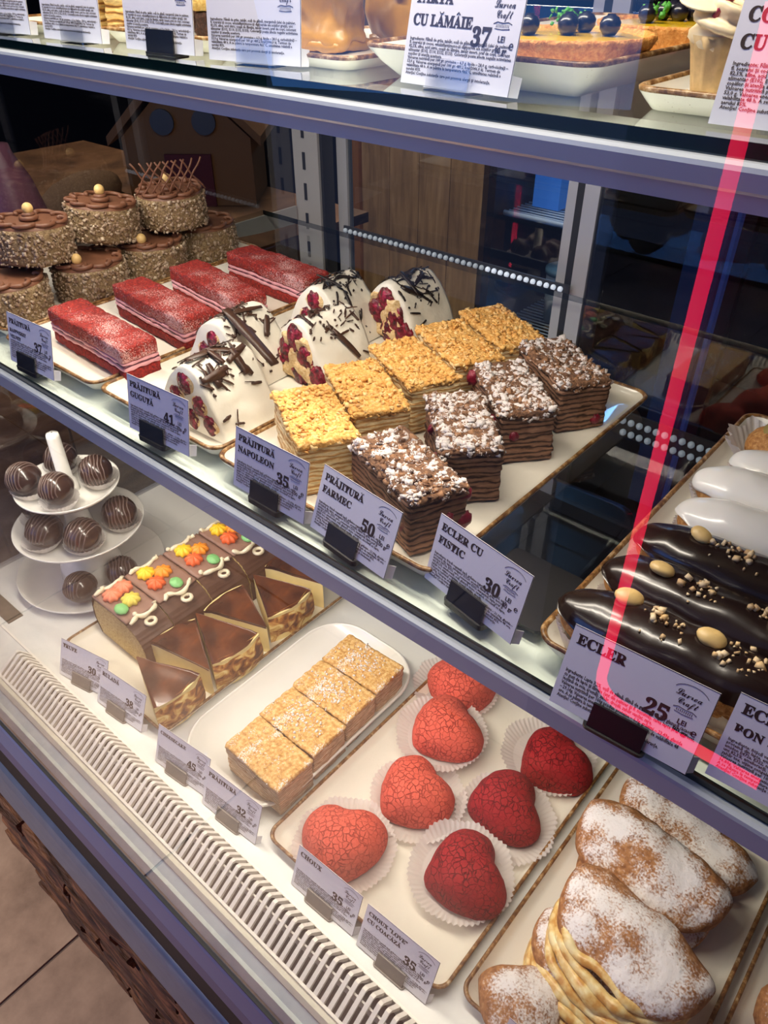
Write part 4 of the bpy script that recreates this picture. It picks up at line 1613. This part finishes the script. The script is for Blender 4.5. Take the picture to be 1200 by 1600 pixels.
# ------------------------------------------------------------------ sugared shell pastries
def shell(label, cx, cy, z, ang, seed, L=.11, Wd=.060, H=.030, lips=0, tilt=(0, 0), group='sugared shell pastries'):
    """half-moon: straight fold along +x, bulging towards -y, ruffled lips under the round edge"""
    t = thing('shell_pastry', label, 'pastry', (cx, cy, z), 0, group, rot=(tilt[0], tilt[1], ang))
    o = seed * 6.1
    V = [];F = []
    nu, nv = 48, 26
    for i in range(nu + 1):
        u = i / nu
        s = -math.cos(math.pi * u)
        for j in range(nv):
            th = 2 * math.pi * j / nv
            w = (1 - abs(s) ** 3.6) ** .5 if abs(s) < 1 else 0
            c_, s_ = math.cos(th), math.sin(th)
            y = (c_ * Wd * .5 - Wd * .06) * w - Wd * .12 * (w - .5)
            if c_ > 0:
                y = (c_ * Wd * .34) * w - Wd * .10 * (w - .5)
            zz = s_ * H * .5 * w ** .75
            if s_ < 0:
                zz *= .75
            p = np.array([s * L / 2, y, zz + H * .42])
            n = np.array([0, c_, s_])
            p = p + n * (nz3(p, 32, o) * .0038 + nz3(p, 95, o) * .0015)
            V.append(tuple(p))
    for i in range(nu):
        for j in range(nv):
            a = i * nv + j
            b = i * nv + (j + 1) % nv
            F.append((a, b, b + nv, a + nv))
    obj('pastry_shell', mesh('pastry_shell', V, F, M['sfog']), t)
    for q in range(lips):
        P = [];rr = []
        for k_ in range(31):
            s = -1 + 2 * k_ / 30
            w = max(0, 1 - abs(s) ** 3.0) ** .5
            y = (-Wd * .5 - Wd * .06) * w - Wd * .12 * (w - .5)
            P.append((s * L * .475, y + .0010 - q * .0056 * w + nz3((s, q * 2, 0), 3, o) * .004, H * (.52 - q * .17) * max(.3, w) + nz3((s, q, 2), 4, o) * .003))
            rr.append((.0010 + .0036 * w) * (1 + .55 * nz3((s * 2, q * 3, 1), 2, o)))
        MB().tube(P, rr, 8).obj('ruffle', M['ruffle'], t)
    return t


ZS = DECK + .0046
shell('lower sugared shell pastry at the back under the shelf rail', -.0350, .4400, ZS, R3(-8), 1, L=.125, Wd=.06, H=.032)
shell('upper sugared shell pastry at the back, thickest with sugar', -.0440, .3850, ZS + .022, R3(-4), 2, L=.125, Wd=.075, H=.040, tilt=(.12, 0))
shell('large powdered shell pastry leaning at the front with creamy ruffles', -.0280, .3170, ZS + .030, R3(-8), 3, L=.118, Wd=.074, H=.034, lips=4, tilt=(.06, .03))
shell('shell pastry under the large ruffled one, its layers showing', -.0300, .2880, ZS + .007, R3(-7), 4, L=.125, Wd=.060, H=.028, lips=4, tilt=(.05, 0))
shell('small browned shell pastry by the left corner of its platter', -.0760, .2400, ZS - .002, R3(30), 5, L=.062, Wd=.058, H=.030)
shell('shell pastry mostly hidden beneath the back pair', -.0420, .3700, ZS - .002, R3(0), 7, L=.11, Wd=.06, H=.026)
for i, (x, y, z, lb) in enumerate(((.0870, .3450, 0, 'sugared bun at the right edge behind the lower one'), (.0800, .2850, 0, 'sugar dusted bun cut by the lower right corner'))):
    t = thing('sugared_bun', lb, 'bun', (x, y, ZS - .001), i, 'sugared buns')
    MB().ell((0, 0, .020), (.030, .030, .0205), 32, 20, disp=lambda p: 1 + .06 * nz3(p, 3, i)).obj('bun_body', M['sfog'], t)

# ------------------------------------------------------------------ tiered stand and truffles
SX, SY = -.744, .303
t = thing('tiered_stand', 'white three tier cake stand with a round handle', 'cake stand', (SX, SY, DECK))
wc = M['white_china']


def plate(r, z, nm='plate'):
    MB().lathe([(.001, z + .003), (r * .55, z + .003), (r * .85, z + .006), (r, z + .0125), (r + .0015, z + .0130), (r + .001, z + .0105), (r * .86, z + .0025), (r * .6, z), (.001, z)], 56).obj(nm, wc, t)


plate(.087, 0, 'base_plate')
plate(.074, .066, 'middle_plate')
plate(.057, .122, 'top_plate')
MB().lathe([(.001, .003), (.038, .003), (.036, .02), (.030, .045), (.024, .066), (.001, .066)], 40).obj('pedestal', wc, t)
MB().lathe([(.001, .069), (.018, .069), (.014, .09), (.012, .122), (.001, .122)], 28).obj('stem', wc, t)
MB().lathe([(.001, .125), (.0125, .125), (.0120, .133), (.0105, .139), (.0080, .142), (.0074, .196), (.0066, .200), (.001, .2015)], 24).obj('handle', wc, t)


def truffle(label, x, y, z, seed, R=.0165, cup=True, dirn=0.0):
    t = thing('chocolate_truffle', label, 'truffle', (x, y, z), seed * .9, 'striped chocolate truffles', rot=(0.25 * math.sin(seed), .25 * math.cos(seed), dirn))
    MB().ell((0, 0, R), (R, R, R * .97), 26, 16, disp=lambda p: 1 + .02 * nz3(p, 3, seed)).obj('truffle_ball', M['truffle'], t)
    for q in range(7):
        off = -.55 + q * .19
        c = R * 1.004
        P = []
        for w in range(25):
            a = R3(-15 + 210 * w / 24)
            rr = math.sqrt(max(0, 1 - off * off))
            P.append((off * c + .0006 * math.sin(w * .8 + q), math.cos(a) * rr * c, R + math.sin(a) * rr * c * .97))
        MB().tube(P, .00075, 5).obj('drizzle_line', M['truffle_line'], t)


tr_ = []
for q, (dx, dy, lb) in enumerate(((-.028, .012, 'striped truffle on the top tier behind the handle, left'), (.018, .024, 'striped truffle on the top tier, right of the handle'),
                                  (-.016, -.028, 'striped truffle at the front left of the top tier'), (.022, -.020, 'striped truffle at the front right of the top tier'))):
    tr_.append((lb, SX + dx * 1.22, SY + dy * 1.22, DECK + .1300, .0190))
for q, (dx, dy, lb) in enumerate(((-.030, -.020, 'striped truffle at the left of the middle tier'), (.002, -.036, 'striped truffle at the front of the middle tier'),
                                  (.033, -.014, 'large striped truffle at the right of the middle tier'), (.030, .026, 'striped truffle at the rear right of the middle tier, with a curl'), (-.03, .03, 'striped truffle at the back of the middle tier'))):
    tr_.append((lb, SX + dx * 1.32, SY + dy * 1.32, DECK + .0745, .0205))
tr_.append(('loose striped truffle on the base plate nearest the log cake', SX + .046, SY - .040, DECK + .0050, .0190))
tr_.append(('loose striped truffle on the base plate, further back', SX + .060, SY + .006, DECK + .0058, .0195))
for q, (lb, x, y, z, R_) in enumerate(tr_):
    truffle(lb, x, y, z, q + 1, R_, dirn=.6 + .4 * math.sin(q * 2))
    if z > DECK + .03:
        c = thing('paper_cup', 'pleated cup under the ' + lb.replace('striped ', '').replace(', with a curl', ''), 'paper cup', (x, y, z - .0012), 0, 'truffle cups')
        mb = MB()
        pleated(mb, R_ * .80, R_ * .799, .0105, .42, n=30, amp=.0007, seed=q)
        mb.obj('pleated_case', M['paper'], c)

# ------------------------------------------------------------------ upper shelf pastries
ZT = TOP + .0040


def tart(label, cx, cy, z, seed, R=.044):
    t = thing('blueberry_tart', label, 'tart', (cx, cy, z), seed, 'blueberry tarts')
    n = 26
    MB().lathe([(.001, 0), (R * .80, 0), (R * .84, .0015), (R * .92, .0065), (R, .012), (R * .985, .0137), (R * .95, .0137), (R * .92, .012), (R * .9, .010)], n * 6, fr=lambda a, i: 1 + (.022 * math.cos(n * a) * min(1, i / 3)) + .008 * nz3((math.cos(a), math.sin(a), i), 3, seed)).obj('shell', M['tart'], t)
    MB().lathe([(R * .935, .0115), (R * .7, .0130), (.001, .0134)], 48).obj('custard', M['custard'], t)
    r = random.Random(seed)
    for q in range(6):
        a = q * 1.05 + r.random() * .3
        rr = (.010 + .012 * (q % 2)) if q else 0
        b = MB().lathe([(p_ * .74, q_ * .74) for p_, q_ in ((.001, 0), (.004, .0003), (.0066, .004), (.0068, .0075), (.005, .0105), (.003, .0112), (.0026, .0122), (.0018, .0106), (.001, .0104))], 16)
        b.obj('blueberry', M['blueberry'], t, loc=(rr * math.cos(a), rr * math.sin(a), .0132))
    b = MB()
    pts = [(.02 * r.random() - .002, -.018 + .012 * r.random(), 0.0155 + .006 * r.random()) for q in range(26)]
    flakes(b, pts, (.0015, .004), .5)
    b.obj('green_sprig', M['sprig'], t, kind='stuff')


tart('blueberry tart at the front of the white platter', -.2210, .3960, TOP + .0085, 3, R=.0430)
tart('blueberry tart further back on the white platter', -.2060, .4930, TOP + .0085, 5, R=.044)


def lump(label, cx, cy, ang, seed, s=1.0):
    t = thing('caramel_cake', label, 'cake', (cx, cy, ZT), ang, 'caramel glazed cakes')
    V, F = rbox(.066 * s, .034, .056, (30, 16, 26), .010, lambda p, n: p + n * (nz3(p, 34, seed) * .012 + nz3(p, 85, seed) * .004) + np.array([0, 0, -min(0, p[2] - .004) * .5]))
    obj('caramel_body', mesh('caramel_body', V, F, M['caramel']), t)
    V, F = rbox(.060 * s, .034, .006, (20, 10, 2), .002, lambda p, n: p + n * nz3(p, 160, seed) * .0015)
    obj('caramel_foot', mesh('caramel_foot', V, F, M['caramel']), t)
    b = MB().ell((.004, -.0185, .031), (.0055, .002, .0045), 14, 8, disp=lambda p: 1 + .2 * nz3(p, 3, seed))
    b.obj('dimple', simple('caramel_dark', (140, 94, 44), .3), t)


lump('large caramel glazed cake in front, a square dent in its face', -.3960, .3960, R3(4), 2)
lump('caramel glazed cake behind the first, left of the lemon tag', -.3600, .4480, R3(-8), 6, .9)


def two_tone(label, cx, cy, ang, seed):
    t = thing('two_tone_slice', label, 'cake slice', (cx, cy, ZT), ang, 'blond and dark slices')
    V, F = rbox(.030, .05, .018, (14, 18, 8), .002, lambda p, n: p + n * nz3(p, 160, seed) * .002)
    obj('dark_sponge', mesh('dark_sponge', V, F, M['brownie']), t)
    V, F = rbox(.031, .051, .030, (12, 16, 8), .002, lambda p, n: p + n * nz3(p, 120, seed) * .001, z0=.0175)
    obj('mousse', mesh('mousse', V, F, M['blond']), t)


two_tone('blond and dark slice right of the second card from the left', -.5470, .3920, R3(10), 1)
two_tone('blond and dark slice between the third and fourth cards', -.4720, .3950, R3(10), 2)
for i, (x, y, lb) in enumerate(((-.6500, .3980, 'tall golden layered slice at the upper left corner'), (-.5990, .4150, 'tall golden layered slice behind the clear card holder'))):
    t = thing('tall_layered_slice', lb, 'cake slice', (x, y, ZT), R3(6 + i * 4), 'tall golden layered slices')
    V, F = rbox(.040, .055, .055, (14, 20, 26), .002, lambda p, n: p + (n * nz3((p[0] * .2, p[1] * .2, p[2]), 260, i) * .002 if abs(n[2]) < .7 else 0))
    obj('layers', mesh('layers', V, F, M['yellow_layers']), t)
# almond cup cake
t = thing('almond_cup_cake', 'cream dripping cup cake with an almond flake at the upper right', 'cake', (-.1330, .3720, TOP + .0042))
t.scale = (.78, .78, .78)
MB().lathe([(.001, 0), (.012, 0), (.014, .01), (.017, .024), (.019, .030), (.001, .030)], 40, fr=lambda a, i: 1 + .05 * math.cos(14 * a)).obj('wafer_cup', simple('wafer_cup', (214, 180, 124), .6, var=.2, vscale=200), t)
MB().ell((0, 0, .034), (.0185, .0185, .014), 36, 20, disp=lambda p: 1 + .16 * math.sin(9 * p.z + 3 * math.atan2(p.y, p.x)) + .08 * nz3(p, 4)).obj('cream_swirl', simple('ivory_cream', (236, 214, 172), .4, sss=.1), t)
MB().ell((.006, 0, .050), (.006, .006, .010), 16, 10).obj('cream_tip', simple('ivory_cream_tip', (240, 220, 186), .4), t)
MB().ell((0, 0, 0), (.0125, .0075, .0013), 20, 8).obj('almond_flake', simple('almond_flake', (244, 226, 182), .5), t, loc=(-.012, -.012, .044), rot=(.4, .15, .2))
MB().tube([(-.004, -.014, .038), (-.001, -.013, .044), (.004, -.010, .049)], .0018, 6).obj('berry_drip', simple('berry_drip', (170, 60, 80), .3), t)
b = MB()
flakes(b, [(-.018 + .03 * rnd.random(), -.013 + .02 * rnd.random(), .0016) for q in range(26)], (.002, .006), .3)
b.obj('almond_crumbs', M['nut_bits'], t, kind='stuff')

# ------------------------------------------------------------------ cards
_tc = {}


def text_mesh(txt, size, w=None, mat=None, bold=0.0, spacing=1.0, align='LEFT', res=2, line=1.0):
    key = (txt, round(size, 5), w, mat.name, bold, spacing, line)
    if key in _tc:
        return _tc[key]
    cu = bpy.data.curves.new('print', 'FONT')
    cu.body = txt
    cu.size = size
    cu.align_x = align
    cu.offset = min(bold, size * .028)
    cu.space_character = spacing
    cu.space_line = line
    cu.resolution_u = res
    o = bpy.data.objects.new('print', cu)
    COL.objects.link(o)
    bpy.context.view_layer.update()
    me = bpy.data.meshes.new_from_object(o.evaluated_get(bpy.context.evaluated_depsgraph_get()))
    bpy.data.objects.remove(o)
    bpy.data.curves.remove(cu)
    if len(me.vertices) == 0:
        return me
    co = np.empty(len(me.vertices) * 3)
    me.vertices.foreach_get('co', co)
    co = co.reshape(-1, 3)
    mn, mx_ = co.min(0), co.max(0)
    if w:
        co[:, 0] = (co[:, 0] - mn[0]) * (w / max(1e-6, mx_[0] - mn[0])) + 0
    me.vertices.foreach_set('co', co.ravel())
    me.materials.clear()
    me.materials.append(mat)
    me.update()
    _tc[key] = me
    return me


def serif(s):
    """bold serif letters for A-Z and digits"""
    out = []
    for ch in s:
        if 'A' <= ch <= 'Z':
            out.append(chr(0x1D400 + ord(ch) - 65))
        elif '0' <= ch <= '9':
            out.append(chr(0x1D7CE + ord(ch) - 48))
        elif ch in 'ĂŢÂŞ':
            out.append(chr(0x1D400 + {'Ă': 0, 'Â': 0, 'Ţ': 19, 'Ş': 18}[ch]))
        else:
            out.append(ch)
    return ''.join(out)


def script_(s):
    return ''.join(chr(0x1D4D0 + ord(c) - 65) if 'A' <= c <= 'Z' else chr(0x1D4EA + ord(c) - 97) if 'a' <= c <= 'z' else c for c in s)


ING_ECL = ("Ingrediente: Lapte 3,2%, ouă de găină, făină de grâu, unt 82,5%, glazură cacaote\n"
           "cu gust de lapte și lămâie (unt din palmier și fl. nucumă), cafea lapte praf degresat,\n"
           "lecitină de soia, aromă), zahăr, drojdii, zahăr vanilat, sare.\n"
           "Valoarea nutritivă per 100g produs: proteine – 6,7g, grăsimi – 23,49g, glucide\n"
           "– 29,14g. Valoarea energetică: 354,65 kcal/1483kj. Termen de valabilitate 48\n"
           "ore. A se păstra la temperatura 4±2°C.\n"
           "Atenție! Conține substanțe care pot provoca alergii și intoleranțe.")
ING_A = ("Ingrediente: frișcă vegetală (apă, grăsime vegetală hidrogenată, zahăr,\n"
         "proteină din lapte, emulgator E1520, aromă), făină de grâu, lactoză,\n"
         "amidon E472a, E322, sare, conservant E202, margarină, lapte praf și\n"
         "unt 82,5%, amelioranți, ouă, glazură cacao, caramel, ciocolată cu lapte,\n"
         "zahăr tos, vișine congelate, aromă vanilie, drojdii.\n"
         "Valoarea nutritivă per 100g produs: proteine – 4,9g, grăsimi – 21,06g, glucide –\n"
         "36,80g. Valoarea energetică 354,65 kcal/1481kj. Termen de valabilitate 48 ore.\n"
         "A se păstra la temperatura 4±2°C, umiditatea relativă a aerului 85%.\n"
         "Atenție! Conține substanțe care pot provoca alergii și intoleranțe.")
ING_L = ("Ingrediente: Făină de grâu, zahăr, ouă de găină, margarină (ulei de palmier,\n"
         "fl. soarelui și cocos, emulsifiant(mono-și digliceride ale acizilor grași), unt\n"
         "82,5%, afine, acid citric, coajă de lămâie, zahăr invert, praf de copt, colorant\n"
         "alimentar (E102, E110, E132, E133). Coloranții poate afecta negativ activitatea\n"
         "copiilor și atenția acestora.\n"
         "Valoarea nutritivă per 100 gr: proteine – 6,3 g, lipide – 28,0 g, carbohidrați –\n"
         "53,0 g. Valoarea energetică per 100 gr: 489,2 kcal/2046,0 kj. Termen de\n"
         "valabilitate 48 h. A se păstra la temperatura 4±2°C, umiditatea relativă a\n"
         "aerului 85%.\n"
         "Atenție! Conține substanțe care pot provoca alergii și intoleranțe.")
CW, CH = .0680, .0430


def card(label, bx, by, z, yaw, tilt, title, price, gr, ing, kind='black', w=CW, h=CH, tsize=.0062, hx=-.006, hlab=None, bend=.0022):
    """bx,by = bottom centre; yaw degrees"""
    th = R3(90 - tilt)
    zoff = min(z - q for q in (DECK, MID, TOP) if z >= q) - .0001
    t = thing('price_card', label, 'price card', (bx, by, z), 0, 'price cards', rot=(th, 0, R3(yaw)))
    V = [];F = []
    n = 12
    for k_ in (0, -.00035):
        for i in range(n + 1):
            for j in range(5):
                x = w * (i / n - .5)
                y = h * j / 4
                V.append((x, y, k_ - bend * .0 * (2 * x / w) ** 2))
    for i in range(n):
        for j in range(4):
            a = i * 5 + j
            F.append((a, a + 5, a + 6, a + 1))
            m_ = (n + 1) * 5
            F.append((a + m_, a + 1 + m_, a + 6 + m_, a + 5 + m_))
    m_ = (n + 1) * 5
    rim = [i * 5 for i in range(n + 1)] + [n * 5 + j for j in range(1, 5)] + [i * 5 + 4 for i in range(n - 1, -1, -1)] + [j for j in (3, 2, 1)]
    for q in range(len(rim)):
        a, b_ = rim[q], rim[(q + 1) % len(rim)]
        F.append((a, a + m_, b_ + m_, b_))
    obj('card', mesh('card', V, F, M['card'], False), t)
    # thin dark border line along the card edge
    b = MB()
    e = .0003
    b.box(-w / 2, w / 2, h - e, h, .00002, .0001)
    b.box(w / 2 - e, w / 2, 0, h - e, .00002, .0001)
    b.obj('border_line', M['ink_grey'], t, False)
    zt = .00012

    def put(nm, me, x, y):
        obj(nm, me, t, (x, y, zt))
    y = h * .80
    for q, (ln, sz) in enumerate(title):
        put('title', text_mesh(serif(ln), sz, None, M['ink'], .00018), -w * .455, y)
        # diacritics over A
        for ci, ch in enumerate(ln):
            if ch in 'ĂŢÂŞ':
                me = text_mesh(serif(ln[:ci + 1]), sz, None, M['ink'], .00018)
                co = np.empty(len(me.vertices) * 3)
                me.vertices.foreach_get('co', co)
                xe = co.reshape(-1, 3)[:, 0].max()
                if ch == 'Ă':
                    P = [(xe - sz * .36 + sz * .17 * math.cos(a), sz * .90 + sz * .12 * math.sin(a), 0) for a in [math.pi * (1 + v / 6) for v in range(7)]]
                elif ch == 'Â':
                    P = [(xe - sz * .54, sz * .78, 0), (xe - sz * .38, sz * .93, 0), (xe - sz * .22, sz * .78, 0)]
                else:
                    P = [(xe - sz * .34, -sz * .08, 0), (xe - sz * .40, -sz * .22, 0)]
                obj('accent', MB().tube(P, sz * .035, 5).mesh('accent', M['ink']), t, (-w * .455, y, zt * .6))
        y -= sz * 1.28
    # emblem: script lettering under an arc, over a small banner
    ex, ey = w * .345, h * .815
    b = MB()
    b.tube([(.0078 * math.cos(a), .0046 * math.sin(a) + .0008, 0) for a in [R3(22 + 6.5 * v) for v in range(22)]], .00011, 4)
    b.tube([(-.0052, -.0070, 0), (-.003, -.0062, 0), (0, -.0066, 0), (.003, -.0062, 0), (.0052, -.0070, 0)], .00014, 4)
    for v in range(9):
        xx = -.0034 + v * .00085
        b.tube([(xx, -.0071, 0), (xx, -.0083, 0)], .00013, 4)
    b.tube([(-.0042, -.0088, 0), (0, -.0091, 0), (.0042, -.0088, 0)], .00012, 4)
    obj('emblem', b.mesh('emblem', M['ink']), t, (ex, ey, zt * .5))
    put('emblem_script', text_mesh(script_('Lumea'), .0048, .0115, M['ink'], .00004), ex - .0062, ey - .0009)
    put('emblem_script', text_mesh(script_('Craft'), .0046, .0088, M['ink'], .00004), ex - .0042, ey - .0047)
    if price:
        put('price', text_mesh(serif(price), .0105, .0112, M['ink'], .0005), w * .10, h * .435)
        put('unit', text_mesh('LEI', .0034, None, M['ink'], .00008), w * .325, h * .49)
        put('unit', text_mesh('℮', .0046, None, M['ink'], .00012), w * .425, h * .43)
        put('unit', text_mesh(gr, .0033, None, M['ink'], .00008), w * .315, h * .39)
    nl = ing.count('\n') + 1
    sz = h * .42 / nl / 1.12
    put('ingredients', text_mesh(ing, sz * 1.15, w * .93, M['ink_grey'], .00007, res=1, line=.88), -w * .462, h * (.44 if price else .47))
    # folded flap behind
    V = [(w / 2 - .001, 0, -.0004), (w / 2 + .0022, .0002, -.0045), (w / 2 + .0022, .0085, -.0050), (w / 2 - .001, .009, -.0004)]
    V += [(x - .0003, y_, z_ - .0003) for x, y_, z_ in V]
    obj('back_flap', mesh('back_flap', V, [(0, 1, 2, 3), (7, 6, 5, 4), (0, 4, 5, 1), (1, 5, 6, 2), (2, 6, 7, 3), (3, 7, 4, 0)], M['card'], False), t)
    if kind:
        m = {'black': M['plastic_black'], 'clear': M['clear'], 'grey': simple('grey_clip', (120, 112, 104), .5)}[kind]
        c = thing('card_holder', hlab or ('clip holder of the ' + label.split(',')[0]), 'card holder', (bx, by, z), 0, 'card holders', rot=(0, 0, R3(yaw)))
        ti = R3(tilt)
        b = MB()
        hw2 = .0132
        # plate in front of the card, leaning with it
        yy0, yy1 = -.0012, -.0012 + math.sin(ti) * .0115
        b.prism([(yy0 - .0012, .0), (yy0, .0), (yy1, .0115 * math.cos(ti) + .001), (yy1 - .0010, .0115 * math.cos(ti) + .001)], hx - hw2, hx + hw2)
        b.obj('front_plate', m, c, False)
        b = MB()
        b.prism([(.0008, .0), (.0022, 0), (.0022 + math.sin(ti) * .008, .008), (.0008 + math.sin(ti) * .008, .008)], hx - hw2, hx + hw2)
        b.obj('rear_plate', m, c, False)
        V, F = loft([[(p[0] + hx, p[1], zz) for p in rring(-hw2 - .002, hw2 + .002, -.0035, .010, .003, 5)] for zz in (-zoff, -.0001)], True, True)
        obj('foot', mesh('foot', V, F, m, False), c)
    return t


ZC = MID + .0040
T1 = .0062
card('raspberry velvet price card at the far left of the middle shelf', -.6160, .2510, ZC, 3, 12, [('PRĂJITURĂ', .0058), ('RASPBERRY', .0042), ('VELVET', .0042)], '37', '100 gr', ING_A, w=.066)
card('price card before the cream rolls, priced 41', -.4370, .2520, ZC, 3, 10, [('PRĂJITURĂ', T1), ('GUGUŢĂ', T1)], '41', '100 gr', ING_A)
card('price card before the golden crumb slices, priced 35', -.3190, .2520, ZC, 0, 12, [('PRĂJITURĂ', T1), ('NAPOLEON', T1)], '35', '100 gr', ING_A, hx=-.002)
card('price card before the cocoa slices, priced 50, tilted most', -.2470, .2500, ZC, -6, 20, [('PRĂJITURĂ', T1), ('FARMEC', T1)], '50', '100 gr', ING_A, hx=-.004)
card('price card of the pistachio eclair, priced 30, beside the slab', -.1630, .2570, ZC, -10, 15, [('ECLER CU', T1), ('FISTIC', T1)], '30', '80 gr', ING_A, hx=.0)
card('plain eclair price card reading 25, largest in view', -.0620, .2360, MID + .0020, 3, 22, [('ECLER', .0072)], '25', '90 gr', ING_ECL, hx=.0)
card('bon bon eclair price card cut by the right edge', .0120, .2460, MID + .0020, 3, 22, [('ECLER', .0072), ('BON BON', .0056)], None, '', ING_A, kind='clear', hx=.012)
ZC = TOP + .0014
card('lemon tart price card with a clear clip, priced 37', -.2460, .3350, ZC, -4, 12, [('TARTĂ', .0072), ('CU LĂMÂIE', .0066)], '37', '90 gr', ING_L, kind='clear', hx=-.002)
card('price card in front of the caramel cakes, a clear clip below', -.3920, .3380, ZC, 10, 6, [('PRĂJITURĂ', T1)], '', '', ING_L, kind='clear', hx=.002)
card('price card with a black clip on the upper shelf', -.4790, .3350, ZC, 3, 6, [('PRĂJITURĂ', T1)], '', '', ING_L, kind='black', hx=.003)
card('price card with a clear clip at the upper left', -.5820, .3350, ZC, 4, 6, [('PRĂJITURĂ', T1)], '', '', ING_L, kind='clear', hx=.003)
card('price card cut by the upper left corner', -.6780, .3350, ZC, 4, 6, [('PRĂJITURĂ', T1)], '', '', ING_L, kind='clear', hx=.003)
card('price card at the upper right under the red line', -.0850, .3330, ZC, 0, 12, [('COŞULEŢ', .0068), ('CU ZMEURĂ', .0068)], '', '', ING_L, kind='clear', hx=.01)
ZC = DECK + .0014
card('hazy price card at the far left of the deck', -.5900, .1915, ZC, 12, 22, [('TRUFE', T1)], '30', '100 gr', ING_A, kind='grey', hx=.0)
card('hazy price card before the log cake platter', -.5250, .1935, ZC, 6, 22, [('RULADĂ', T1)], '38', '100 gr', ING_A, kind='grey', hx=-.004)
card('hazy price card between cheesecake and oval dish', -.4200, .1900, ZC, 6, 20, [('CHEESECAKE', .0050)], '45', '100 gr', ING_A, kind='grey', hx=-.004)
card('hazy price card in front of the puff pastry squares', -.3500, .1900, ZC, 4, 20, [('PRĂJITURĂ', T1)], '32', '100 gr', ING_A, kind='grey', hx=.0)
card('hazy price card below the front coral heart', -.2340, .1905, ZC, 2, 20, [('CHOUX', T1)], '35', '100 gr', ING_A, kind='grey', hx=-.002)
card('currant heart price card reading 35 below the dark red hearts', -.1600, .1905, ZC, 2, 22, [('CHOUX "LOVE"', .0050), ('CU COACĂZĂ', .0050)], '35', '100 gr', ING_A, kind='grey', hx=-.0)
card('shell pastry price card cut by the bottom edge', -.0350, .1960, ZC + .001, 0, 20, [('SOCINTE', .0062)], '', '', ING_A, kind='grey', hx=.0)
